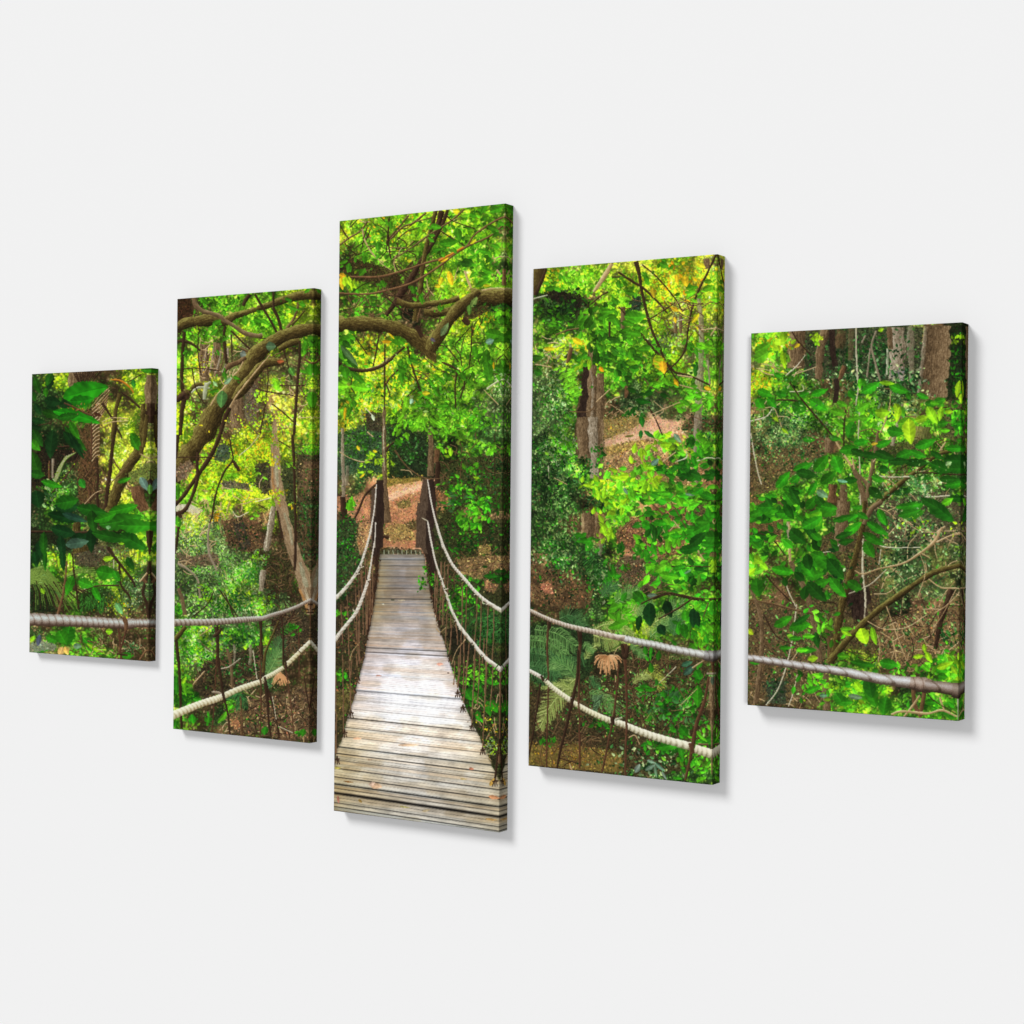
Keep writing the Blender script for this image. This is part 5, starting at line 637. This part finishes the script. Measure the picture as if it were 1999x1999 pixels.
lv('M','g',(170,680,20,130,70),(310,690,10,90,60),(130,770,60,100,80),(230,760,50,110,70),(340,770,10,80,50),(460,800,20,130,110),(620,780,30,170,90),(1000,590,60,90,60),(1060,630,-30,180,80),(1300,640,20,180,80),(900,690,50,80,60),(540,1070,5,110,50),(890,990,110,150,90),(1270,1000,10,150,90),(640,1270,-50,180,100),(780,1280,70,150,110),(880,1150,-10,170,80),(490,1300,-20,180,70),(700,1390,-40,170,80),(220,1550,0,110,50),(110,1650,-20,130,60),(240,1640,20,170,90),(390,1590,50,190,100),(200,1740,-10,200,60),(560,1600,-50,150,80),(700,1660,10,220,120),(570,1760,-60,230,170),(860,1730,-15,230,60),(890,1860,-30,220,80),(1120,1850,30,200,90),(1080,1890,20,190,60),(1160,1720,60,160,60),(320,1410,-50,180,80),(400,1490,10,170,50),(980,1090,-10,130,60),(1170,1100,-20,140,60),(1520,1100,-20,190,80),(1350,1190,-20,170,80),(1200,1230,10,180,70),(1460,1190,20,150,60),(1770,1140,0,170,60),(1580,760,0,130,60),(1640,740,-20,110,60),(1500,700,20,110,50),(630,670,-20,150,60),(760,1060,10,100,50),(1770,1440,-10,180,70),(1830,930,0,120,50),(1670,930,-10,90,60),(430,1400,-40,110,60),(1420,1640,-30,220,90),(1420,1700,-20,200,80),(1380,700,60,70,50),(500,690,-20,90,40),(1830,1070,0,100,40),(280,530,20,70,40),(1120,1400,20,120,60),(570,1480,-60,140,60),(950,1640,0,110,40))
lv('M','d',(520,1360,10,180,80),(640,1600,50,150,80),(1170,1320,0,90,70),(1640,1670,38,290,120),(1410,1610,-8,220,60),(1100,1520,40,150,80),(1450,1260,0,220,70),(1650,1300,20,200,110),(1780,1240,0,220,110),(1800,1310,0,180,80),(1340,1500,-15,200,60),(430,1560,60,220,60),(890,1410,0,120,60),(1290,1250,0,180,70),(1620,1200,30,140,50),(1060,1200,10,180,60),(1180,1200,20,180,70),(1720,1400,0,180,60),(560,1850,60,260,80),(760,1860,60,130,70),(430,1880,60,150,90),(1100,1830,40,230,80),(960,1180,20,150,60),(1510,1390,0,130,60),(1800,1560,0,200,60),(1160,1740,60,150,60),(170,1880,0,220,80))
lv('M','b',(150,300,-30,150,80),(140,370,-30,130,100),(970,600,90,90,40),(1000,790,-30,130,60),(820,770,20,100,50),(790,840,15,140,60),(930,890,-8,140,44),(1000,885,0,90,50),(1370,920,-10,170,80),(1600,760,10,80,40),(790,930,40,100,50),(1320,830,60,100,70),(690,1290,-60,60,30),(590,1740,-50,160,110),(1690,990,0,80,40),(1840,1520,0,120,40),(1700,1590,-30,120,60)); lv('M','y',(1390,1000,85,220,110),(1580,860,60,170,80),(1490,890,-20,120,60),(1290,810,60,110,60),(1200,590,5,130,40),(330,210,90,110,60),(1160,840,0,130,80),(1650,850,100,130,50),(260,890,50,90,40),(340,1000,40,70,30),(1150,140,-20,50,34),(1800,640,100,150,50),(1860,640,80,150,50),(1830,720,90,90,50),(270,280,60,110,50),(330,400,80,160,50),(1290,860,100,130,50),(1720,830,0,70,40)); leaf('M',1090,1105,-10,60,26,(220,170,40)); leaf('M',650,1530,30,110,60,(110,140,110)); leaf('M',820,1420,10,90,30,(100,150,120)); leaf('M',1715,1270,-30,60,40,(150,190,120)); leaf('M',300,250,90,60,160,(150,220,30)); tw('M','orng',14,(840,1680),(870,1690)); spray('M','t p',1500,1470,150,110,60,44,198)
# lower half of panel 5
spray('M','u q t',350,1000,360,260,330,26,334,60,.8,.42); spray('M','u t q',1400,1550,420,300,260,28,335,60,.8,.42)
blob('N',[(380,160),(640,120),(640,700),(400,700),(300,400)],(74,54,34),.8); blob('N',[(620,560),(1050,480),(1050,720),(900,820),(640,780)],(108,76,50),.8); spray('N','br br dd',800,630,240,100,200,12,200); blob('N',[(20,480),(300,500),(380,700),(370,960),(20,960)],(84,62,40),.8); spray('N','br dd br',200,750,200,220,200,12,201); tangle('N','tan',200,860,180,120,40,70,45,.5); tangle('N','twig',200,650,200,300,60,110,46,.8); spray('N','u g t q',800,560,330,260,260,18,342,60,.9,.42); spray('N','u g d q',200,640,240,260,200,20,343,60,.9,.42); tangle('N','tan',800,450,230,300,60,120,47,.6); tangle('N','dk',700,600,300,200,60,120,48,.9); spray('N','t dd p',760,300,240,160,300,18,202); spray('N','p t y',820,120,160,80,80,20,203); tangle('N','tan',850,650,180,160,40,100,49,.7); S('N','post',(480,480,90),(540,440,110),(540,560,60),lit=0,rough=1.3); blob('N',[(100,860),(190,850),(190,960),(110,960)],(40,50,34),.7); spray('N','dd t',150,880,60,60,30,22,204)
S('N','trunk',(470,0,60),(460,100,60),(450,240,60),rough=1.1); S('N','wht',(560,180,10),(558,340,14),(570,460,12),(565,560,8),rough=1); S('N','dk',(980,420,40),(930,560,36),(900,700,24),rough=1.1); spray('N','dd t d',960,640,50,60,40,20,205)
tw('N','wht',6,(185,370),(215,450),(240,500)); tw('N','wht',7,(245,490),(225,650),(190,800),(150,900),(100,965)); tw('N','wht',5,(245,820),(230,900),(205,970)); S('N','tan',(205,90,14),(215,160,16),(212,240,16),(215,290,18),rough=.8); S('N','trunk',(215,290,22),(260,370,26),(295,450,24),(320,560,24),(340,650,24),(355,760,26),rough=.8); S('N','twig',(20,470,10),(120,485,12),(230,515,14),(320,535,18),(370,580,22),(395,660,26),(400,770,30)); S('N','trunk',(20,400,14),(60,500,16),(80,600,20),(75,750,22),(50,960,24),rough=1); tw('N','dk',6,(60,150),(130,180),(190,260)); tw('N','dk',7,(100,350),(140,400),(230,490)); tw('N','dk',6,(90,540),(150,640),(250,690)); S('N','trunk',(375,820,36),(380,900,34),(385,990,36),rough=.9); S('N','moss',(570,0,20),(560,100,26),(540,200,30),(505,330,34),(470,450,34),(445,560,34),(420,700,36),(400,770,40),rough=.8); tw('N','trunk',20,(650,0),(600,40),(565,110)); S('N','moss',(395,770,36),(440,710,34),(500,640,30),(560,580,30),(640,510,28),(740,440,28),(840,370,28),(920,330,26),(1040,300,20),rough=.7)
S('N','tan',(935,125,12),(900,190,22),(840,240,16),(750,295,12),(640,320,10),(560,345,8),(520,330,6)); S('N','tan',(910,195,12),(960,170,8),(1020,150,8),(1055,165,6)); S('N','wht',(670,325,6),(600,390,8),(540,420,7),(490,440,5)); S('N','wht',(560,165,4),(620,200,5),(680,220,6),(830,220,5)); S('N','tan',(870,370,7),(930,410,8),(1020,420,8),(960,490,7),(900,530,6)); tw('N','tan',5,(830,250),(855,340),(820,450)); tw('N','tan',5,(750,90),(830,140),(920,150)); tw('N','tan',4,(1000,420),(940,530),(880,620)); tw('N','tan',5,(670,500),(720,640),(780,800)); tw('N','tan',5,(640,620),(700,670),(720,790)); tw('N','tan',4,(580,570),(650,605),(760,600),(860,540)); tw('N','wht',4,(370,245),(420,235),(450,205)); tw('N','tan',4,(1000,440),(1055,470)); tw('N','wht',5,(635,300),(645,230)); tw('N','twig',4,(820,510),(640,600)); 
spray('N','g d b',150,60,150,70,70,50,206,20,.8,.6); spray('N','g b d',60,200,80,80,30,46,207); spray('N','g d b',330,300,120,130,60,54,208,40,.8,.6); spray('N','y b l',60,300,60,40,12,50,209); spray('N','y b l g',960,780,90,60,60,34,210); spray('N','g b l y',530,900,170,80,160,32,211); spray('N','b l g y',980,800,110,90,110,34,351); spray('N','b l g',800,800,160,40,50,30,352); spray('N','g b l',330,860,90,70,40,34,212); spray('N','g b',900,980,140,40,50,36,213); spray('N','g b l',350,600,120,100,40,34,214); spray('N','dd g',420,360,130,110,40,40,215)
lv('N','g',(320,100,-30,110,50),(400,30,10,80,40),(470,80,-15,110,30),(510,130,-35,110,44),(630,130,30,120,40),(610,180,30,120,40),(590,230,60,90,50),(650,80,60,80,34),(780,20,-8,130,34),(780,55,-15,110,36),(50,60,-20,70,36),(110,40,10,100,50),(200,60,0,100,50),(60,410,80,90,60),(430,310,60,150,60),(380,290,30,110,60),(330,350,-10,90,50),(440,410,50,120,50),(360,390,-20,90,44),(520,400,30,80,50),(180,570,-30,100,44),(260,590,-10,100,50),(100,30,0,80,40),(180,330,10,110,44),(190,695,0,60,22),(300,705,0,80,30),(680,770,10,90,50),(560,770,10,120,30),(600,920,70,120,60),(450,940,50,80,50),(660,970,100,90,60),(320,890,-20,80,30),(240,650,0,60,24),(460,735,10,50,30),(930,800,10,60,36),(300,320,60,100,50),(480,950,0,60,30),(880,950,0,60,30),(50,760,0,60,30),(935,830,10,50,34),(350,260,20,80,40),(560,70,30,60,30)); lv('N','d',(930,40,38,160,60),(250,170,40,100,60),(340,430,45,130,60),(480,190,-10,80,30),(300,290,80,80,50),(270,560,-30,90,30),(340,660,80,80,30),(590,880,80,110,60),(210,50,60,90,40),(880,10,30,100,40),(470,160,-20,90,30),(430,320,50,120,60)); lv('N','y',(560,640,70,80,64),(610,640,75,90,30),(480,625,30,60,24),(320,745,-10,50,30),(850,700,80,50,20),(870,740,60,60,30),(820,735,-10,50,24),(60,280,30,60,40),(90,310,40,50,30),(25,620,40,40,26),(960,770,-20,60,24),(990,800,60,50,24),(535,880,50,60,40),(1020,740,80,50,30),(940,780,-20,70,30)); lv('N','s',(520,925,10,70,24),(370,920,0,40,20)); lv('N','b',(30,270,60,50,30),(470,735,0,50,24),(855,790,40,50,28),(480,605,0,60,22),(300,640,0,60,24),(400,600,30,50,24),(1000,860,0,60,26),(270,705,0,60,24))
S('N','brn',(795,880,24),(800,960,26),(830,1020,22)); S('N','brn',(850,890,26),(835,970,24),(825,1020,22)); S('N','tan',(825,920,14),(790,970,14),(750,1020,12)); S('N','tan',(690,1010,14),(740,995,16),(860,1005,16),(930,990,14),(1000,1020,12)); tw('N','tan',12,(920,930),(940,990)); S('N','lich',(1008,930,14),(1010,1040,16)); S('N','grey',(1030,940,10),(1028,1035,12)); tw('N','dk',4,(850,900),(900,950),(1000,1010))
R5=((220,224,228),(66,50,40),(152,142,132))
rope('N',[(10,742,32),(150,762,34),(300,785,36),(450,806,40),(600,835,46),(720,853,50),(800,862,56)],*R5,22); rope('N',[(780,860,56),(840,870,72),(880,878,60)],(190,176,164),(44,30,22),(130,106,90),14); rope('N',[(850,872,52),(920,882,54),(1000,892,60),(1050,898,66)],(176,166,160),(40,28,20),(112,92,78),40); rope('N',[(980,894,66),(1020,898,78),(1052,900,76)],(150,136,122),(36,24,18),(96,78,64),30)

soften(.15); img = img * .9 + haze(img, 7) * .1
# the printed canopy of the middle panels is shifted to a yellower, slightly brighter green
yy = np.arange(CH, dtype=np.float32)[:, None]; xx = np.arange(CW, dtype=np.float32)[None]
lim = np.interp(xx, [0, 300, 340, 620, 660, 1000, 1030, 1420, 1460, 2000], [900, 1000, 1060, 1000, 900, 860, 760, 700, 660, 660])
k = np.clip((lim + 60 - yy) / 120, 0, 1) * np.interp(xx, [0, 310, 330, 1420, 1450, 2000], [.35, .35, 1, 1, .25, .25]); grn = np.clip(img[..., 1] - img[..., 0], 0, 1)
img[..., 0] += grn * (.06 + .17 * k); img[..., 2] += grn * .03
img *= (1.02 + .07 * k)[..., None]
img = np.clip(.03 + 1.0 * img, 0, 1) ** .95

# ------------------------------------------------------------------ the scene itself
def material(name):
    m = bpy.data.materials.new(name); m.use_nodes = True; nt = m.node_tree
    b = nt.nodes['Principled BSDF']; b.inputs['Roughness'].default_value = .8
    b.inputs['Specular IOR Level'].default_value = 0.0
    return m, nt, b
def new_obj(name, me, parent=None):
    o = bpy.data.objects.new(name, me); sc.collection.objects.link(o)
    if parent: o.parent = parent
    return o
# wall: matt off-white paint with a faint roller texture
wm, nt, b = material('wall_paint')
tc = nt.nodes.new('ShaderNodeTexCoord'); nz = nt.nodes.new('ShaderNodeTexNoise'); nz.inputs['Scale'].default_value = 260; nz.inputs['Detail'].default_value = 3
bp = nt.nodes.new('ShaderNodeBump'); bp.inputs['Strength'].default_value = .02; bp.inputs['Distance'].default_value = .0005
nt.links.new(tc.outputs['Object'], nz.inputs['Vector']); nt.links.new(nz.outputs['Fac'], bp.inputs['Height']); nt.links.new(bp.outputs['Normal'], b.inputs['Normal'])
b.inputs['Base Color'].default_value = (.884, .884, .884, 1)
me = bpy.data.meshes.new('wall'); me.from_pydata([(-14, 0, -9), (14, 0, -9), (14, 0, 9), (-14, 0, 9), (-14, .1, -9), (14, .1, -9), (14, .1, 9), (-14, .1, 9)], [],
    [(0, 1, 2, 3), (5, 4, 7, 6), (4, 0, 3, 7), (1, 5, 6, 2), (3, 2, 6, 7), (4, 5, 1, 0)]); me.materials.append(wm)
wall = new_obj('wall', me); wall['kind'] = 'structure'; wall['label'] = 'plain smooth off-white wall behind the five canvas panels'

wood, nt, b = material('pine_stretcher'); b.inputs['Base Color'].default_value = (.52, .36, .2, 1)
wv = nt.nodes.new('ShaderNodeTexWave'); wv.inputs['Scale'].default_value = 8; wv.inputs['Distortion'].default_value = 6
cr = nt.nodes.new('ShaderNodeValToRGB'); cr.color_ramp.elements[0].color = (.42, .28, .15, 1); cr.color_ramp.elements[1].color = (.58, .42, .25, 1)
tc = nt.nodes.new('ShaderNodeTexCoord'); nt.links.new(tc.outputs['Object'], wv.inputs['Vector']); nt.links.new(wv.outputs['Fac'], cr.inputs['Fac']); nt.links.new(cr.outputs['Color'], b.inputs['Base Color'])

# corners of every print in the painted sheet (TL, TR, BR, BL) and the panel it is stretched over (x0, x1, z0, z1) with its depth
PANELS = [
 (((61,731),(294,717),(291,1291.5),(57.5,1275)), (-0.9319, -0.6041, -0.2886, 0.2694), 0.0197, 'short canvas panel at the far left with dark glossy leaves above a thick grey rope'),
 (((345,584),(612,561.3),(604,1451.5),(338,1424)), (-0.5368, -0.2093, -0.4113, 0.3964), 0.0223, 'tall canvas panel with a mossy branch arching over yellow-green forest, second from the left'),
 (((662,432),(986,395),(973,1625.5),(651,1583.5)), (-0.15, 0.1944, -0.5244, 0.5097), 0.0262, 'tallest canvas panel in the middle with a plank footbridge between rope handrails'),
 (((1039,525),(1400,494),(1386,1533.5),(1028,1496)), (0.251, 0.5789, -0.4092, 0.3977), 0.0285, 'tall canvas panel with a sunlit path and a dry orange palm frond between two ropes'),
 (((1462.5,651),(1878,626.5),(1864.5,1409),(1454,1377.5)), (0.6365, 0.9567, -0.2834, 0.2744), 0.0300, 'short canvas panel at the far right with a leafy sapling above a thick grey rope'),
]
def homography(src, dst):
    A = []
    for (x, y), (u, v) in zip(src, dst):
        A.append([x, y, 1, 0, 0, 0, -u * x, -u * y, -u]); A.append([0, 0, 0, x, y, 1, -v * x, -v * y, -v])
    return np.linalg.svd(np.array(A, float))[2][-1].reshape(3, 3)
def print_image(i, quad, w, h):
    """flatten the painted sheet to the rectangle of one panel"""
    tw_, th_ = int(w * 1500), int(h * 1500)
    H = homography([(0, 0), (tw_, 0), (tw_, th_), (0, th_)], quad)
    v, u = np.mgrid[0:th_, 0:tw_].astype(np.float64); u += .5; v += .5
    d = H[2, 0] * u + H[2, 1] * v + H[2, 2]; x = (H[0, 0] * u + H[0, 1] * v + H[0, 2]) / d; y = (H[1, 0] * u + H[1, 1] * v + H[1, 2]) / d
    x = np.clip(x, 0, CW - 2); y = np.clip(y, 0, CH - 2); xi = x.astype(int); yi = y.astype(int); fx = (x - xi)[..., None]; fy = (y - yi)[..., None]
    p = (img[yi, xi] * (1 - fx) + img[yi, xi + 1] * fx) * (1 - fy) + (img[yi + 1, xi] * (1 - fx) + img[yi + 1, xi + 1] * fx) * fy
    px = np.ones((th_, tw_, 4), np.float32); px[..., :3] = np.clip(p, 0, 1)
    im = bpy.data.images.new('forest_print_%d' % (i + 1), tw_, th_, alpha=False)
    im.colorspace_settings.name = 'sRGB'; im.pixels.foreach_set(px[::-1].ravel()); im.update(); im.pack()
    return im
def grid_mesh(name, f, nu, nv, mat):
    """f(s, t) -> (co, uv), s, t in 0..1"""
    co, uv = [], []
    for j in range(nv + 1):
        for k in range(nu + 1):
            c, q = f(k / nu, j / nv); co.append(c); uv.append(q)
    fa = [(j * (nu + 1) + k, j * (nu + 1) + k + 1, (j + 1) * (nu + 1) + k + 1, (j + 1) * (nu + 1) + k) for j in range(nv) for k in range(nu)]
    me = bpy.data.meshes.new(name); me.from_pydata(co, [], fa); l = me.uv_layers.new(name='print')
    for lp in me.loops: l.data[lp.index].uv = uv[lp.vertex_index]
    for p in me.polygons: p.use_smooth = True
    me.materials.append(mat); return me
RB = .0016      # radius of the fold round the stretcher bars
for i, (quad, (x0, x1, z0, z1), DEPTH, label) in enumerate(PANELS):
    w, h = x1 - x0, z1 - z0; cx, cz = (x0 + x1) / 2, (z0 + z1) / 2
    m, nt, b = material('printed_canvas_%d' % (i + 1)); b.inputs['Roughness'].default_value = .75
    ti = nt.nodes.new('ShaderNodeTexImage'); ti.image = print_image(i, quad, w, h); ti.interpolation = 'Linear'; ti.extension = 'EXTEND'
    nt.links.new(ti.outputs['Color'], b.inputs['Base Color'])
    # woven canvas: two crossed waves
    tc = nt.nodes.new('ShaderNodeTexCoord'); ws = []
    for ax in ('X', 'Z'):
        wv = nt.nodes.new('ShaderNodeTexWave'); wv.wave_type = 'BANDS'; wv.bands_direction = ax; wv.inputs['Scale'].default_value = 420; nt.links.new(tc.outputs['Object'], wv.inputs['Vector']); ws.append(wv)
    ad = nt.nodes.new('ShaderNodeMath'); ad.operation = 'ADD'; nt.links.new(ws[0].outputs['Fac'], ad.inputs[0]); nt.links.new(ws[1].outputs['Fac'], ad.inputs[1])
    bp = nt.nodes.new('ShaderNodeBump'); bp.inputs['Strength'].default_value = .12; bp.inputs['Distance'].default_value = .0002
    nt.links.new(ad.outputs[0], bp.inputs['Height']); nt.links.new(bp.outputs['Normal'], b.inputs['Normal'])
    t = bpy.data.objects.new('canvas_panel', None); sc.collection.objects.link(t); t.location = (cx, 0, cz); t.empty_display_size = .1
    t['label'] = label; t['category'] = 'canvas print'; t['group'] = 'five canvas panels of one forest bridge picture'
    hw, hh, D = w / 2, h / 2, DEPTH
    # front sheet, its rim rolled over the bars
    front = grid_mesh('front_print', lambda s, q: ((-hw + RB + s * (w - 2 * RB), -D, -hh + RB + q * (h - 2 * RB)), ((RB + s * (w - 2 * RB)) / w, (RB + q * (h - 2 * RB)) / h)), 1, 1, m)
    o = new_obj('front_print', front, t)
    def side(kind):
        def f(s, q):
            # s runs along the edge, q = 0 at the front sheet .. 1 at the wall
            L = RB * math.pi / 2
            if q < .5: a = q * 2 * math.pi / 2; dx, dy, ln = RB * math.sin(a), RB * (1 - math.cos(a)), RB * a
            else: dx, dy = RB, RB + (q - .5) * 2 * (D - RB - .0006); ln = L + dy - RB
            out = -RB + dx; back = -D + dy; uo = (max(0, -RB + ln))    # how far past the edge the picture has run
            mir = -abs(out) / 1 if q < .5 and ln < RB else uo
            if kind in 'lr':
                z = -hh + RB * (1 if q < .5 else 0) * 0 + s * h; zz = max(-hh + (RB - dx), min(hh - (RB - dx), z)); sg = 1 if kind == 'r' else -1
                u = (RB - ln) / w if ln < RB else (ln - RB) / w
                return (sg * (hw + out), back, zz), ((1 - u if kind == 'r' else u), (zz + hh) / h)
            x = -hw + s * w; xx = max(-hw + (RB - dx), min(hw - (RB - dx), x)); sg = 1 if kind == 't' else -1
            v = (RB - ln) / h if ln < RB else (ln - RB) / h
            return (xx, back, sg * (hh + out)), ((xx + hw) / w, (1 - v if kind == 't' else v))
        return f
    for kind in 'rltb':
        me = grid_mesh('wrapped_edge', side(kind), 1, 12, m)
        if kind in 'lt': me.flip_normals()
        e = new_obj('wrapped_edge', me, t)
        if kind == 'r': e['label'] = 'right edge of the canvas where the picture folds round and mirrors itself'
    # pine stretcher bars behind the cloth
    bw, g = .036, .0012
    for nm, (ax, bx, az, bz) in (('l', (-hw + g, -hw + bw, -hh + g, hh - g)), ('r', (hw - bw, hw - g, -hh + g, hh - g)), ('t', (-hw + bw + .0005, hw - bw - .0005, hh - bw, hh - g)), ('b', (-hw + bw + .0005, hw - bw - .0005, -hh + g, -hh + bw))):
        y0, y1 = -D + .003, -.001
        me = bpy.data.meshes.new('stretcher_bar')
        me.from_pydata([(ax, y0, az), (bx, y0, az), (bx, y0, bz), (ax, y0, bz), (ax, y1, az), (bx, y1, az), (bx, y1, bz), (ax, y1, bz)], [],
            [(0, 1, 2, 3), (5, 4, 7, 6), (4, 0, 3, 7), (1, 5, 6, 2), (3, 2, 6, 7), (4, 5, 1, 0)]); me.materials.append(wood)
        new_obj('stretcher_bar', me, t)
